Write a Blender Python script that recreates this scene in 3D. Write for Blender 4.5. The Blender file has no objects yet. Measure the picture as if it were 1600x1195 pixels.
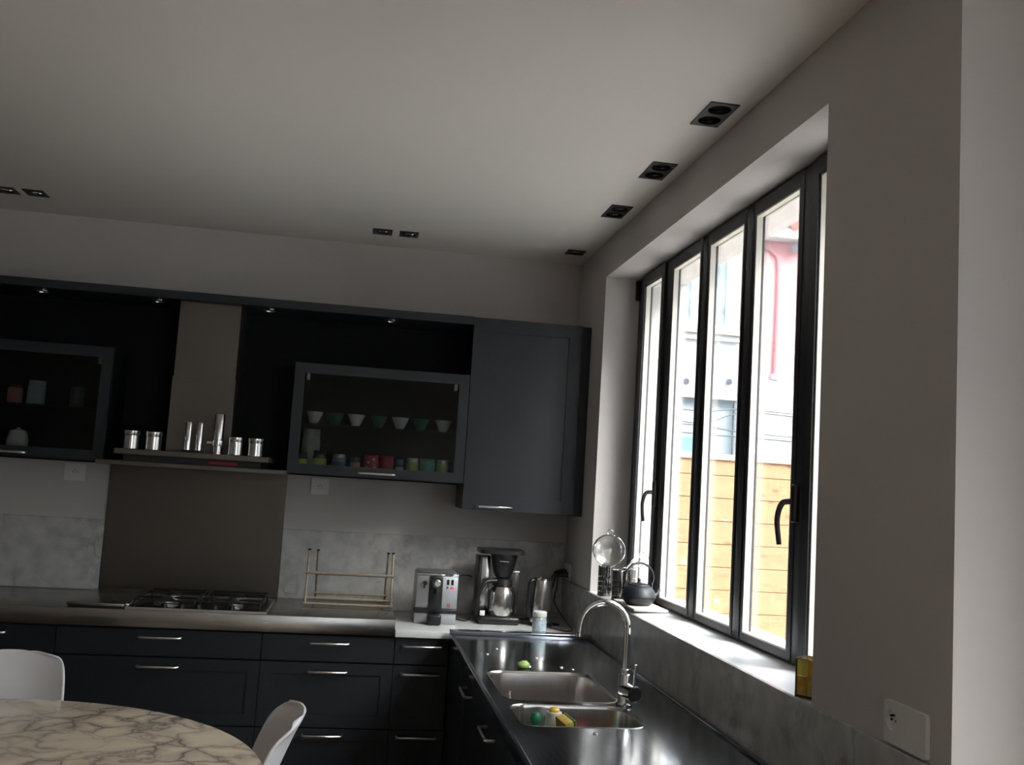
import bpy, bmesh, math, random
from mathutils import Vector, Matrix, Euler
random.seed(7)
PI = math.pi
SC = bpy.context.scene
COL = SC.collection

# ------------------------------------------------------------------ camera, sky, exposure
cd = bpy.data.cameras.new('camera'); cam = bpy.data.objects.new('camera', cd); COL.objects.link(cam)
cd.sensor_width = 36.0; cd.lens = 1508.66 / 1600 * 36.0; cd.clip_start = .05; cd.clip_end = 200
cr = Vector((0.98545401, -0.15844478, 0.06144623)); cu = Vector((-0.07659596, -0.09134891, 0.99286879)); cf = Vector((0.15170184, 0.98313307, 0.10215638))
cam.matrix_world = Matrix(((cr.x, cu.x, -cf.x, 0), (cr.y, cu.y, -cf.y, 0), (cr.z, cu.z, -cf.z, 1.6), (0, 0, 0, 1)))
SC.camera = cam
w = bpy.data.worlds.new('sky'); SC.world = w; w.use_nodes = True
bg = w.node_tree.nodes['Background']; bg.inputs[0].default_value = (.86, .93, 1.0, 1); bg.inputs[1].default_value = 1.5
sl = bpy.data.lights.new('hazy_sun', 'SUN'); sl.energy = 4.5; sl.angle = math.radians(35); sl.color = (1, .97, .92)
so = bpy.data.objects.new('hazy_sun', sl); COL.objects.link(so)
so.rotation_euler = Vector((.42, -.58, .70)).to_track_quat('Z', 'Y').to_euler(); so.location = (6, -4, 10)
SC.view_settings.view_transform = 'Standard'; SC.view_settings.look = 'None'; SC.view_settings.gamma = 1
SC.view_settings.use_curve_mapping = False
SC.view_settings.exposure = 3.08
def portal(name, y0, y1, z0=1.09, z1=2.665):
    l = bpy.data.lights.new(name, 'AREA'); l.shape = 'RECTANGLE'; l.size = y1 - y0; l.size_y = z1 - z0
    l.cycles.is_portal = True
    o = bpy.data.objects.new(name, l); COL.objects.link(o)
    o.location = (1.62, (y0 + y1) / 2, (z0 + z1) / 2)
    o.rotation_euler = Matrix(((0, 0, 1), (1, 0, 0), (0, 1, 0))).to_euler()
    return o
portal('window_portal', 2.353, 4.706); portal('assumed_door_portal', -3.3, 1.05, .03).location.x = 1.74
SC.cycles.max_bounces = 14; SC.cycles.diffuse_bounces = 8; SC.cycles.glossy_bounces = 6; SC.cycles.transparent_max_bounces = 16
SC.cycles.caustics_reflective = False; SC.cycles.caustics_refractive = False
SC.cycles.sample_clamp_indirect = 6.0

# ------------------------------------------------------------------ materials
MATS = {}
def mat(name, col, rough=.5, metal=0.0, spec=.5, var=0.0, vscale=8.0, bump=0.0, bscale=60.0, emis=None, stretch=None):
    if name in MATS: return MATS[name]
    m = bpy.data.materials.new(name); m.use_nodes = True; nt = m.node_tree; b = nt.nodes['Principled BSDF']
    b.inputs['Base Color'].default_value = (*col, 1); b.inputs['Roughness'].default_value = rough
    b.inputs['Metallic'].default_value = metal; b.inputs['Specular IOR Level'].default_value = spec
    tc = nt.nodes.new('ShaderNodeTexCoord'); mp = nt.nodes.new('ShaderNodeMapping'); nt.links.new(tc.outputs['Object'], mp.inputs[0])
    if stretch: mp.inputs['Scale'].default_value = stretch
    n = nt.nodes.new('ShaderNodeTexNoise'); n.inputs['Scale'].default_value = vscale; n.inputs['Detail'].default_value = 5
    nt.links.new(mp.outputs[0], n.inputs['Vector'])
    r = nt.nodes.new('ShaderNodeValToRGB'); r.color_ramp.elements[0].position = .3; r.color_ramp.elements[1].position = .7
    v = var if var else .03
    r.color_ramp.elements[0].color = (*[c * (1 - v) for c in col], 1); r.color_ramp.elements[1].color = (*[min(1, c * (1 + v)) for c in col], 1)
    nt.links.new(n.outputs['Fac'], r.inputs[0]); nt.links.new(r.outputs[0], b.inputs['Base Color'])
    if bump:
        n2 = nt.nodes.new('ShaderNodeTexNoise'); n2.inputs['Scale'].default_value = bscale; nt.links.new(mp.outputs[0], n2.inputs['Vector'])
        bp = nt.nodes.new('ShaderNodeBump'); bp.inputs['Strength'].default_value = bump; bp.inputs['Distance'].default_value = .002
        nt.links.new(n2.outputs['Fac'], bp.inputs['Height']); nt.links.new(bp.outputs[0], b.inputs['Normal'])
    if emis:
        b.inputs['Emission Color'].default_value = (*emis[0], 1); b.inputs['Emission Strength'].default_value = emis[1]
    MATS[name] = m; return m

def marble(name, base, vein, scale=2.5, rough=.25, amount=.5, distort=1.2, blotch=None):
    m = bpy.data.materials.new(name); m.use_nodes = True; nt = m.node_tree; b = nt.nodes['Principled BSDF']; L = nt.links.new
    b.inputs['Roughness'].default_value = rough
    tc = nt.nodes.new('ShaderNodeTexCoord')
    n0 = nt.nodes.new('ShaderNodeTexNoise'); n0.inputs['Scale'].default_value = scale; n0.inputs['Detail'].default_value = 7
    n0.inputs['Distortion'].default_value = distort; L(tc.outputs['Object'], n0.inputs['Vector'])
    # thin veins where the noise crosses one half
    s = nt.nodes.new('ShaderNodeMath'); s.operation = 'SUBTRACT'; s.inputs[1].default_value = .5; L(n0.outputs['Fac'], s.inputs[0])
    a = nt.nodes.new('ShaderNodeMath'); a.operation = 'ABSOLUTE'; L(s.outputs[0], a.inputs[0])
    r = nt.nodes.new('ShaderNodeValToRGB'); r.color_ramp.elements[0].position = .0; r.color_ramp.elements[0].color = (1, 1, 1, 1)
    r.color_ramp.elements[1].position = .055; r.color_ramp.elements[1].color = (0, 0, 0, 1); L(a.outputs[0], r.inputs[0])
    n1 = nt.nodes.new('ShaderNodeTexNoise'); n1.inputs['Scale'].default_value = scale * .8; n1.inputs['Detail'].default_value = 3; L(tc.outputs['Object'], n1.inputs['Vector'])
    r1 = nt.nodes.new('ShaderNodeValToRGB'); r1.color_ramp.elements[0].position = .4; r1.color_ramp.elements[0].color = (0, 0, 0, 1)
    r1.color_ramp.elements[1].position = .65; r1.color_ramp.elements[1].color = (1, 1, 1, 1); L(n1.outputs['Fac'], r1.inputs[0])
    mu = nt.nodes.new('ShaderNodeMath'); mu.operation = 'MULTIPLY'; L(r.outputs[0], mu.inputs[0]); L(r1.outputs[0], mu.inputs[1])
    m2 = nt.nodes.new('ShaderNodeMath'); m2.operation = 'MULTIPLY'; m2.inputs[1].default_value = amount; L(mu.outputs[0], m2.inputs[0])
    n3 = nt.nodes.new('ShaderNodeTexNoise'); n3.inputs['Scale'].default_value = scale * 1.7; n3.inputs['Detail'].default_value = 8; L(tc.outputs['Object'], n3.inputs['Vector'])
    r3 = nt.nodes.new('ShaderNodeValToRGB'); r3.color_ramp.elements[0].position = .35; r3.color_ramp.elements[1].position = .65
    r3.color_ramp.elements[0].color = (*(blotch or [c * .86 for c in base]), 1); r3.color_ramp.elements[1].color = (*base, 1); L(n3.outputs['Fac'], r3.inputs[0])
    mx = nt.nodes.new('ShaderNodeMix'); mx.data_type = 'RGBA'; L(m2.outputs[0], mx.inputs['Factor']); L(r3.outputs[0], mx.inputs['A'])
    mx.inputs['B'].default_value = (*vein, 1); L(mx.outputs['Result'], b.inputs['Base Color'])
    return m

def steel(name, col=(.55, .54, .52), rough=.3, axis='x', scratch=.12):
    m = bpy.data.materials.new(name); m.use_nodes = True; nt = m.node_tree; b = nt.nodes['Principled BSDF']; L = nt.links.new
    b.inputs['Metallic'].default_value = 1
    tc = nt.nodes.new('ShaderNodeTexCoord'); mp = nt.nodes.new('ShaderNodeMapping'); L(tc.outputs['Object'], mp.inputs[0])
    mp.inputs['Scale'].default_value = {'x': (1, 60, 60), 'y': (60, 1, 60), 'z': (60, 60, 1)}[axis]
    n = nt.nodes.new('ShaderNodeTexNoise'); n.inputs['Scale'].default_value = 6; n.inputs['Detail'].default_value = 4; L(mp.outputs[0], n.inputs['Vector'])
    n2 = nt.nodes.new('ShaderNodeTexNoise'); n2.inputs['Scale'].default_value = 4; n2.inputs['Detail'].default_value = 6; L(tc.outputs['Object'], n2.inputs['Vector'])
    ad = nt.nodes.new('ShaderNodeMath'); ad.operation = 'ADD'; L(n.outputs['Fac'], ad.inputs[0]); L(n2.outputs['Fac'], ad.inputs[1])
    mr = nt.nodes.new('ShaderNodeMapRange'); mr.inputs['From Min'].default_value = .7; mr.inputs['From Max'].default_value = 1.3
    mr.inputs['To Min'].default_value = max(.03, rough - scratch); mr.inputs['To Max'].default_value = rough + scratch; L(ad.outputs[0], mr.inputs['Value'])
    L(mr.outputs[0], b.inputs['Roughness'])
    r = nt.nodes.new('ShaderNodeValToRGB'); r.color_ramp.elements[0].color = (*[c * .95 for c in col], 1); r.color_ramp.elements[1].color = (*col, 1); L(n2.outputs['Fac'], r.inputs[0])
    L(r.outputs[0], b.inputs['Base Color'])
    bp = nt.nodes.new('ShaderNodeBump'); bp.inputs['Strength'].default_value = .02; bp.inputs['Distance'].default_value = .0002; L(n.outputs['Fac'], bp.inputs['Height']); L(bp.outputs[0], b.inputs['Normal'])
    return m

def table_marble():
    m = bpy.data.materials.new('cream_veined_marble'); m.use_nodes = True; nt = m.node_tree; b = nt.nodes['Principled BSDF']; L = nt.links.new
    b.inputs['Roughness'].default_value = .14
    N = nt.nodes.new; tc = N('ShaderNodeTexCoord')
    n = N('ShaderNodeTexNoise'); n.inputs['Scale'].default_value = 5; n.inputs['Detail'].default_value = 8; L(tc.outputs['Object'], n.inputs['Vector'])
    sb = N('ShaderNodeVectorMath'); sb.operation = 'SUBTRACT'; sb.inputs[1].default_value = (.5, .5, .5); L(n.outputs['Color'], sb.inputs[0])
    sc = N('ShaderNodeVectorMath'); sc.operation = 'SCALE'; sc.inputs['Scale'].default_value = .36; L(sb.outputs[0], sc.inputs[0])
    ad = N('ShaderNodeVectorMath'); ad.operation = 'ADD'; L(tc.outputs['Object'], ad.inputs[0]); L(sc.outputs[0], ad.inputs[1])
    mp = N('ShaderNodeMapping'); mp.inputs['Scale'].default_value = (1, 1.25, 0); mp.inputs['Rotation'].default_value = (0, 0, .5); L(ad.outputs[0], mp.inputs[0])
    v = N('ShaderNodeTexVoronoi'); v.feature = 'DISTANCE_TO_EDGE'; v.inputs['Scale'].default_value = 7.5; L(mp.outputs[0], v.inputs['Vector'])
    n2 = N('ShaderNodeTexNoise'); n2.inputs['Scale'].default_value = 3.5; n2.inputs['Detail'].default_value = 5; L(tc.outputs['Object'], n2.inputs['Vector'])
    def ramp(src, p0, c0, p1, c1):
        r = N('ShaderNodeValToRGB'); r.color_ramp.elements[0].position = p0; r.color_ramp.elements[0].color = (*c0, 1)
        r.color_ramp.elements[1].position = p1; r.color_ramp.elements[1].color = (*c1, 1); L(src, r.inputs[0]); return r
    wide = ramp(v.outputs['Distance'], .04, (1, 1, 1), .32, (0, 0, 0)); thin = ramp(v.outputs['Distance'], .0, (1, 1, 1), .06, (0, 0, 0)); mask = ramp(n2.outputs['Fac'], .36, (.25, .25, .25), .56, (1, 1, 1))
    def mul(a, c, k=1):
        x = N('ShaderNodeMath'); x.operation = 'MULTIPLY'; L(a, x.inputs[0]); L(c, x.inputs[1])
        y = N('ShaderNodeMath'); y.operation = 'MULTIPLY'; y.inputs[1].default_value = k; L(x.outputs[0], y.inputs[0]); return y
    a1 = mul(wide.outputs[0], mask.outputs[0], .9); a2 = mul(thin.outputs[0], mask.outputs[0], .75)
    m1 = N('ShaderNodeMix'); m1.data_type = 'RGBA'; L(a1.outputs[0], m1.inputs['Factor']); m1.inputs['A'].default_value = (.80, .65, .47, 1); m1.inputs['B'].default_value = (.46, .37, .30, 1)
    m2 = N('ShaderNodeMix'); m2.data_type = 'RGBA'; L(a2.outputs[0], m2.inputs['Factor']); L(m1.outputs['Result'], m2.inputs['A']); m2.inputs['B'].default_value = (.10, .085, .07, 1)
    L(m2.outputs['Result'], b.inputs['Base Color']); return m

def pane_mat(name, tint=(.95, .97, .97), gloss=1.0):
    m = bpy.data.materials.new(name); m.use_nodes = True; nt = m.node_tree; nt.nodes.clear(); L = nt.links.new
    out = nt.nodes.new('ShaderNodeOutputMaterial'); t = nt.nodes.new('ShaderNodeBsdfTransparent'); t.inputs[0].default_value = (*tint, 1)
    g = nt.nodes.new('ShaderNodeBsdfGlossy'); g.inputs['Roughness'].default_value = .02
    f = nt.nodes.new('ShaderNodeFresnel'); f.inputs[0].default_value = 1.45
    k = nt.nodes.new('ShaderNodeMath'); k.operation = 'MULTIPLY'; k.inputs[1].default_value = gloss; L(f.outputs[0], k.inputs[0])
    x = nt.nodes.new('ShaderNodeMixShader'); L(k.outputs[0], x.inputs[0]); L(t.outputs[0], x.inputs[1]); L(g.outputs[0], x.inputs[2]); L(x.outputs[0], out.inputs[0])
    return m

def planks_mat(name, col, dark):
    m = bpy.data.materials.new(name); m.use_nodes = True; nt = m.node_tree; b = nt.nodes['Principled BSDF']; L = nt.links.new
    b.inputs['Roughness'].default_value = .6
    tc = nt.nodes.new('ShaderNodeTexCoord'); oi = nt.nodes.new('ShaderNodeObjectInfo')
    va = nt.nodes.new('ShaderNodeVectorMath'); va.operation = 'ADD'; L(tc.outputs['Object'], va.inputs[0])
    sc = nt.nodes.new('ShaderNodeMath'); sc.operation = 'MULTIPLY'; sc.inputs[1].default_value = 37; L(oi.outputs['Random'], sc.inputs[0]); L(sc.outputs[0], va.inputs[1])
    mp = nt.nodes.new('ShaderNodeMapping'); mp.inputs['Scale'].default_value = (1.2, 6, 14); L(va.outputs[0], mp.inputs[0])
    n = nt.nodes.new('ShaderNodeTexNoise'); n.inputs['Scale'].default_value = 2.2; n.inputs['Detail'].default_value = 6; n.inputs['Distortion'].default_value = .6; L(mp.outputs[0], n.inputs['Vector'])
    r = nt.nodes.new('ShaderNodeValToRGB'); r.color_ramp.elements[0].position = .3; r.color_ramp.elements[1].position = .7
    r.color_ramp.elements[0].color = (*[c * .8 for c in col], 1); r.color_ramp.elements[1].color = (*col, 1); L(n.outputs['Fac'], r.inputs[0])
    mp2 = nt.nodes.new('ShaderNodeMapping'); mp2.inputs['Scale'].default_value = (4.5, 2, 9); L(va.outputs[0], mp2.inputs[0])
    vo = nt.nodes.new('ShaderNodeTexVoronoi'); vo.inputs['Scale'].default_value = 1.0; L(mp2.outputs[0], vo.inputs['Vector'])
    r2 = nt.nodes.new('ShaderNodeValToRGB'); r2.color_ramp.elements[0].position = .06; r2.color_ramp.elements[0].color = (1, 1, 1, 1)
    r2.color_ramp.elements[1].position = .17; r2.color_ramp.elements[1].color = (0, 0, 0, 1); L(vo.outputs['Distance'], r2.inputs[0])
    mx = nt.nodes.new('ShaderNodeMix'); mx.data_type = 'RGBA'; L(r2.outputs[0], mx.inputs['Factor']); L(r.outputs[0], mx.inputs['A']); mx.inputs['B'].default_value = (*dark, 1)
    L(mx.outputs['Result'], b.inputs['Base Color'])
    return m

WALL = mat('warm_white_wall_paint', (.57, .54, .525), .85, var=.02, vscale=3, bump=.05, bscale=220)
CEIL = mat('ceiling_paint', (.74, .71, .675), .9, var=.015, vscale=2)
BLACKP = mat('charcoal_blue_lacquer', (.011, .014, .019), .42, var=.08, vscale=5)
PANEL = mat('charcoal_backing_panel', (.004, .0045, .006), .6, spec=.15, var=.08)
WINF = mat('anthracite_aluminium', (.019, .020, .025), .42, var=.05)
BEAD = mat('painted_daylight_bead', (.78, .74, .66), .5)  # pale colour stands in for daylight on the dark frame sides
SPACER = mat('silver_glazing_spacer', (.62, .6, .56), .35, metal=.6)
STEELX = steel('brushed_steel_worktop', (.36, .34, .315), .25, 'x', .03)
STEELZ = steel('brushed_steel_panel', (.15, .135, .12), .38, 'z', .06)
STEELH = steel('hood_steel', (.17, .155, .135), .42, 'z', .05)
STEELS = steel('sink_steel', (.42, .45, .50), .15, 'y', .05)
BASIN = steel('basin_steel', (.50, .47, .45), .22, 'z', .03)
BRUSH = steel('appliance_steel', (.60, .59, .57), .2, 'z', .01)
CHROME = mat('polished_chrome', (.72, .72, .72), .06, metal=1)
HANDLE = mat('satin_nickel', (.66, .64, .61), .28, metal=1)
MARB = marble('grey_white_marble', (.60, .60, .585), (.22, .225, .23), 7.0, .22, .5, .35, (.46, .46, .45))
MARBC = marble('pale_marble_worktop', (.74, .76, .76), (.34, .36, .38), 4.0, .22, .35, 1.0)
SILLM = marble('white_marble_sill', (.90, .91, .92), (.52, .56, .62), 2.6, .32, .5, .6, (.84, .86, .88))
TABM = table_marble()
BLACK = mat('black_plastic', (.012, .012, .013), .35)
BLACKM = mat('black_spot_metal', (.012, .012, .013), .5)
RUBBER = mat('black_cable_rubber', (.01, .01, .011), .55)
WHITEP = mat('white_plastic', (.74, .74, .72), .4)
SHELL = mat('white_chair_shell', (.84, .81, .81), .42)
GLASS = pane_mat('clear_window_glass', (.97, .98, .98), .7)
CABG = pane_mat('smoky_cabinet_glass', (.70, .72, .72), .45)
JARG = pane_mat('jar_glass', (.85, .88, .88), .9)
PINE = planks_mat('pale_pine_board', (.27, .16, .078), (.13, .06, .03))
PINECAP = mat('pine_cap_rail', (.38, .28, .19), .6, var=.1, stretch=(1, 10, 10))
IRON = mat('black_cast_iron', (.006, .009, .014), .45, bump=.5, bscale=260)
FLOORM = mat('light_oak_floor', (.16, .125, .095), .45, var=.3, vscale=3, stretch=(1, 8, 1))
TERR = mat('pale_terrace_concrete', (.64, .62, .60), .85, var=.12, vscale=1.5)
RENDERW = mat('white_exterior_render', (.50, .51, .52), .85, var=.05, vscale=1.2)
RENDERP = mat('pink_exterior_render', (.40, .20, .21), .85, var=.06, vscale=1.5)
BAMB = mat('tan_bamboo_bars', (.42, .34, .25), .5, var=.15, stretch=(8, 8, 8))
GREYW = mat('grey_stone_exterior', (.24, .23, .20), .9, var=.15)

# ------------------------------------------------------------------ helpers
def smooth(me, ang=40):
    for p in me.polygons: p.use_smooth = True
    try:
        me.set_sharp_from_angle(angle=math.radians(ang))
    except Exception: pass
def obj(name, bm, m, parent=None, loc=(0, 0, 0), rot=(0, 0, 0), sm=40):
    bmesh.ops.recalc_face_normals(bm, faces=bm.faces)
    me = bpy.data.meshes.new(name); bm.to_mesh(me); bm.free()
    if sm: smooth(me, sm)
    if isinstance(m, (list, tuple)):
        for q in m: me.materials.append(q)
    else: me.materials.append(m)
    o = bpy.data.objects.new(name, me); COL.objects.link(o); o.location = loc; o.rotation_euler = rot
    if parent: o.parent = parent
    return o
def thing(name, label, cat, loc=(0, 0, 0), rz=0, group=None):
    o = bpy.data.objects.new(name, None); o.empty_display_size = .05; COL.objects.link(o); o.location = loc; o.rotation_euler = (0, 0, rz)
    tag(o, label, cat, group); return o
def tag(o, label, cat, group=None):
    o['label'] = label; o['category'] = cat
    if group: o['group'] = group
    return o
def structure(o, label=None):
    o['kind'] = 'structure'
    if label: o['label'] = label
    return o
def B(): return bmesh.new()
def box(bm, x0, x1, y0, y1, z0, z1, bev=0, seg=2, M=None):
    v = [bm.verts.new(p) for p in ((x0, y0, z0), (x1, y0, z0), (x1, y1, z0), (x0, y1, z0), (x0, y0, z1), (x1, y0, z1), (x1, y1, z1), (x0, y1, z1))]
    fs = [bm.faces.new([v[i] for i in q]) for q in ((0, 3, 2, 1), (4, 5, 6, 7), (0, 1, 5, 4), (1, 2, 6, 5), (2, 3, 7, 6), (3, 0, 4, 7))]
    if M:
        for q in v: q.co = M @ q.co
    if bev:
        es = list({e for f in fs for e in f.edges})
        bmesh.ops.bevel(bm, geom=es, offset=bev, segments=seg, affect='EDGES', profile=.5)
    return bm
def bx(*a, **k): return box(B(), *a, **k)
def lathe(bm, prof, n=28, c=(0, 0, 0), M=None, cap=True):
    rings = []
    for r, z in prof:
        ring = []
        for i in range(n):
            a = 2 * PI * i / n
            p = Vector((r * math.cos(a), r * math.sin(a), z))
            if M: p = M @ p
            ring.append(bm.verts.new(p + Vector(c)))
        rings.append(ring)
    for a, b in zip(rings, rings[1:]):
        for i in range(n): bm.faces.new((a[i], a[(i + 1) % n], b[(i + 1) % n], b[i]))
    if cap:
        if prof[0][0] > 0: bm.faces.new(rings[0][::-1])
        if prof[-1][0] > 0: bm.faces.new(rings[-1])
    return bm
def smoothpts(pts, k=6):
    P = [Vector(p) for p in pts]; out = []
    for i in range(len(P) - 1):
        p0 = P[max(i - 1, 0)]; p1 = P[i]; p2 = P[i + 1]; p3 = P[min(i + 2, len(P) - 1)]
        for j in range(k):
            t = j / k
            out.append(.5 * ((2 * p1) + (-p0 + p2) * t + (2 * p0 - 5 * p1 + 4 * p2 - p3) * t * t + (-p0 + 3 * p1 - 3 * p2 + p3) * t ** 3))
    out.append(P[-1]); return out
def tube(bm, pts, r, n=10, k=0, cap=True, closed=False):
    P = smoothpts(pts, k) if k else [Vector(p) for p in pts]
    rr = r if isinstance(r, (list, tuple)) else [r] * len(P)
    if len(rr) != len(P): rr = [rr[0] + (rr[-1] - rr[0]) * i / (len(P) - 1) for i in range(len(P))]
    rings = []; up = None
    for i, p in enumerate(P):
        if closed: t = (P[(i + 1) % len(P)] - P[i - 1]).normalized()
        else: t = (P[min(i + 1, len(P) - 1)] - P[max(i - 1, 0)]).normalized()
        if up is None: up = t.orthogonal().normalized()
        up = (up - t * up.dot(t)).normalized(); s = t.cross(up)
        rings.append([bm.verts.new(p + rr[i] * (math.cos(2 * PI * j / n) * up + math.sin(2 * PI * j / n) * s)) for j in range(n)])
    prs = list(zip(rings, rings[1:])) + ([(rings[-1], rings[0])] if closed else [])
    for a, b in prs:
        for j in range(n): bm.faces.new((a[j], a[(j + 1) % n], b[(j + 1) % n], b[j]))
    if cap and not closed: bm.faces.new(rings[0][::-1]); bm.faces.new(rings[-1])
    return bm
def plate(outer, holes, z0, z1, M=None):
    """flat plate with holes: 2D loops, extruded z0..z1, mapped through M"""
    bm = B(); M = M or Matrix.Identity(4)
    lay = []
    for z in (z0, z1):
        loops = []; edges = []
        for lp in [outer] + holes:
            vs = [bm.verts.new(M @ Vector((p[0], p[1], z))) for p in lp]
            edges += [bm.edges.new((vs[i], vs[(i + 1) % len(vs)])) for i in range(len(vs))]
            loops.append(vs)
        bmesh.ops.triangle_fill(bm, use_beauty=True, use_dissolve=False, edges=edges)
        lay.append(loops)
    for a, b in zip(*lay):
        for i in range(len(a)): bm.faces.new((a[i], a[(i + 1) % len(a)], b[(i + 1) % len(b)], b[i]))
    return bm
def rect(x0, x1, y0, y1): return [(x0, y0), (x1, y0), (x1, y1), (x0, y1)]
def rrect(x0, x1, y0, y1, r, n=6):
    o = []
    for cx, cy, a0 in ((x1 - r, y0 + r, -PI / 2), (x1 - r, y1 - r, 0), (x0 + r, y1 - r, PI / 2), (x0 + r, y0 + r, PI)):
        for i in range(n + 1): a = a0 + PI / 2 * i / n; o.append((cx + r * math.cos(a), cy + r * math.sin(a)))
    return o
def circ(cx, cy, r, n=20): return [(cx + r * math.cos(2 * PI * i / n), cy + r * math.sin(2 * PI * i / n)) for i in range(n)]
MYZ = Matrix(((0, 0, 1, 0), (1, 0, 0, 0), (0, 1, 0, 0), (0, 0, 0, 1)))      # (u,v,w) -> x=w, y=u, z=v
MXZ = Matrix(((1, 0, 0, 0), (0, 0, 1, 0), (0, 1, 0, 0), (0, 0, 0, 1)))      # (u,v,w) -> x=u, y=w, z=v
def loops_skin(bm, loops, cap0=False, cap1=True):
    R = [[bm.verts.new(p) for p in lp] for lp in loops]
    for a, b in zip(R, R[1:]):
        for i in range(len(a)): bm.faces.new((a[i], a[(i + 1) % len(a)], b[(i + 1) % len(b)], b[i]))
    if cap0: bm.faces.new(R[0])
    if cap1: bm.faces.new(R[-1])
    return bm
def copy_tree(o, parent=None, loc=None, label=None):
    c = o.copy(); COL.objects.link(c)
    if parent: c.parent = parent
    if loc is not None: c.location = loc
    if label: c['label'] = label
    for ch in list(o.children): copy_tree(ch, c)
    return c

H = 2.853; XR = 1.178; YB = 5.3
SILL = 1.095
# ------------------------------------------------------------------ the room
structure(obj('floor', bx(-6.2, XR + .57, -3.6, YB + .1, -.1, 0), FLOORM, sm=0))
spots = [  # x, y, half width, half length, doubled
    (1.081, 2.965, .049, .1), (1.080, 3.575, .049, .1), (1.079, 4.18, .049, .1), (1.076, 5.012, .049, .049),
    (.040, 4.98, .049, .055), (.176, 4.98, .049, .055), (-1.640, 4.90, .049, .055), (-1.776, 4.90, .049, .055)]
structure(obj('ceiling', plate(rect(-6.2, XR + .57, -3.6, YB + .1), [rect(x - a + .004, x + a - .004, y - b + .004, y + b - .004) for x, y, a, b in spots], H, H + .14), CEIL, sm=0))
structure(obj('wall_back', bx(-6.2, XR + .57, YB, YB + .15, 0, H), WALL, sm=0))
structure(obj('wall_left', bx(-6.2, -6.0, -3.6, YB, 0, H), WALL, sm=0))
structure(obj('wall_front', bx(-6.0, 1.6, -3.6, -3.4, 0, H), WALL, sm=0))
WIN = [(2.353, 4.706)]
DOOR = (-3.3, 1.05)
ZH = 2.665; ZS = 1.06
structure(obj('wall_right', plate(rect(1.77, YB, 0, H), [rect(2.353, 4.706, ZS, ZH)], XR, 1.60, MYZ), WALL, sm=0))
structure(obj('wall_right', plate(rect(-3.6, 1.85, 0, H), [rect(*DOOR, .02, ZH)], 1.601, 1.75, MYZ), WALL, sm=0))
def sill_inner(y0, y1):
    bm = B(); v = [bm.verts.new(p) for p in ((1.1778, y0, 1.06), (1.375, y0, 1.06), (1.375, y1, 1.06), (1.1778, y1, 1.06), (1.1778, y0, 1.0885), (1.375, y0, 1.1), (1.375, y1, 1.1), (1.1778, y1, 1.0885))]
    for q in ((0, 3, 2, 1), (4, 5, 6, 7), (0, 1, 5, 4), (1, 2, 6, 5), (2, 3, 7, 6), (3, 0, 4, 7)): bm.faces.new([v[i] for i in q])
    return bm
def make_window(name, y0, y1, detailed=True):
    W = bpy.data.objects.new(name, None); COL.objects.link(W); W.location = (1.345, y0, 1.10); structure(W)
    y1 -= y0; zt = ZH - 1.10; yl = y0
    def P(nm, bm, m, parent=W): return obj(nm, bm, m, parent, sm=30)
    # outer frame ring, local coords: x = depth outward, y along the wall, z up
    P('frame', plate(rect(.002, y1 - .002, .0, zt), [rect(.10, y1 - .10, .026, zt - .05)], .012, .036, MYZ), WINF)
    st = .05
    def leaf(a, b, cas):
        """glazed light from y=a to y=b (glass opening)"""
        L = P('casement' if cas else 'light', B_leaf(a, b, cas), WINF)
        # bead coloured pale: daylight catching the dark leaf side, plus the spacer
        P('glazing_bead', ring(a, b, .035, zt - .062, .0, .006, .0005, .022), BEAD, L)
        P('outer_bead', ring(a - .001, b + .001, .034, zt - .061, .0, .004, .028, .033), WINF, L)
        P('pane', bx(.0225, .0275, a - .004, b + .004, .033, zt - .058), GLASS, L)
        return L
    def ring(a, b, c, d, o, i, w0, w1):
        return plate(rect(a - o, b + o, c - o, d + o), [rect(a + i, b - i, c + i, d - i)], w0, w1, MYZ)
    def B_leaf(a, b, cas):
        e = .045 if cas else .028
        return plate(rect(a - e, b + e, .010 if not cas else .006, zt - .012), [rect(a, b, .035, zt - .062)], 0 if not cas else -.008, .028, MYZ)
    l1 = leaf(.100, .370, True)                       # near casement
    xs = [(.512, .859), (.971, 1.318), (1.430, 1.777)]
    for a, b in xs: leaf(a, b, False)
    l2 = leaf(y1 - .426, y1 - .156, True)
    P('mullion', bx(.0, .034, .872, .958, .01, zt - .02, bev=.004), WINF)
    P('mullion', bx(.0, .034, 1.331, 1.417, .01, zt - .02, bev=.004), WINF)
    P('mullion', bx(.002, .034, .418, .49, .0, zt - .01, bev=.004), WINF)
    P('mullion', bx(.002, .034, 1.80, y1 - .474, .0, zt - .01, bev=.004), WINF)
    if detailed:
        for l, yy in ((l1, .441), (l2, y1 - .501)):
            hb = B(); box(hb, -.030, -.008, yy - .013, yy + .013, .43, .545, bev=.006, seg=2)
            h = P('window_handle', hb, BLACK, l)
            tb = B()
            s = 1 if l is l1 else 1
            tube(tb, [(-.022, yy, .492), (-.045, yy, .492), (-.058, yy + .004, .486), (-.068, yy + .006, .462), (-.072, yy + .006, .43), (-.070, yy, .39), (-.066, yy, .362)], [.0095, .0075], n=10, k=4)
            P('lever', tb, BLACK, h)
        hg = B(); box(hg, -.012, .03, y1 - .012, y1 - .001, zt - .11, zt - .01, bev=.002)
        P('hinge', hg, BLACK, l2)
    return W
w1 = make_window('window_1', *WIN[0])
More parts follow.
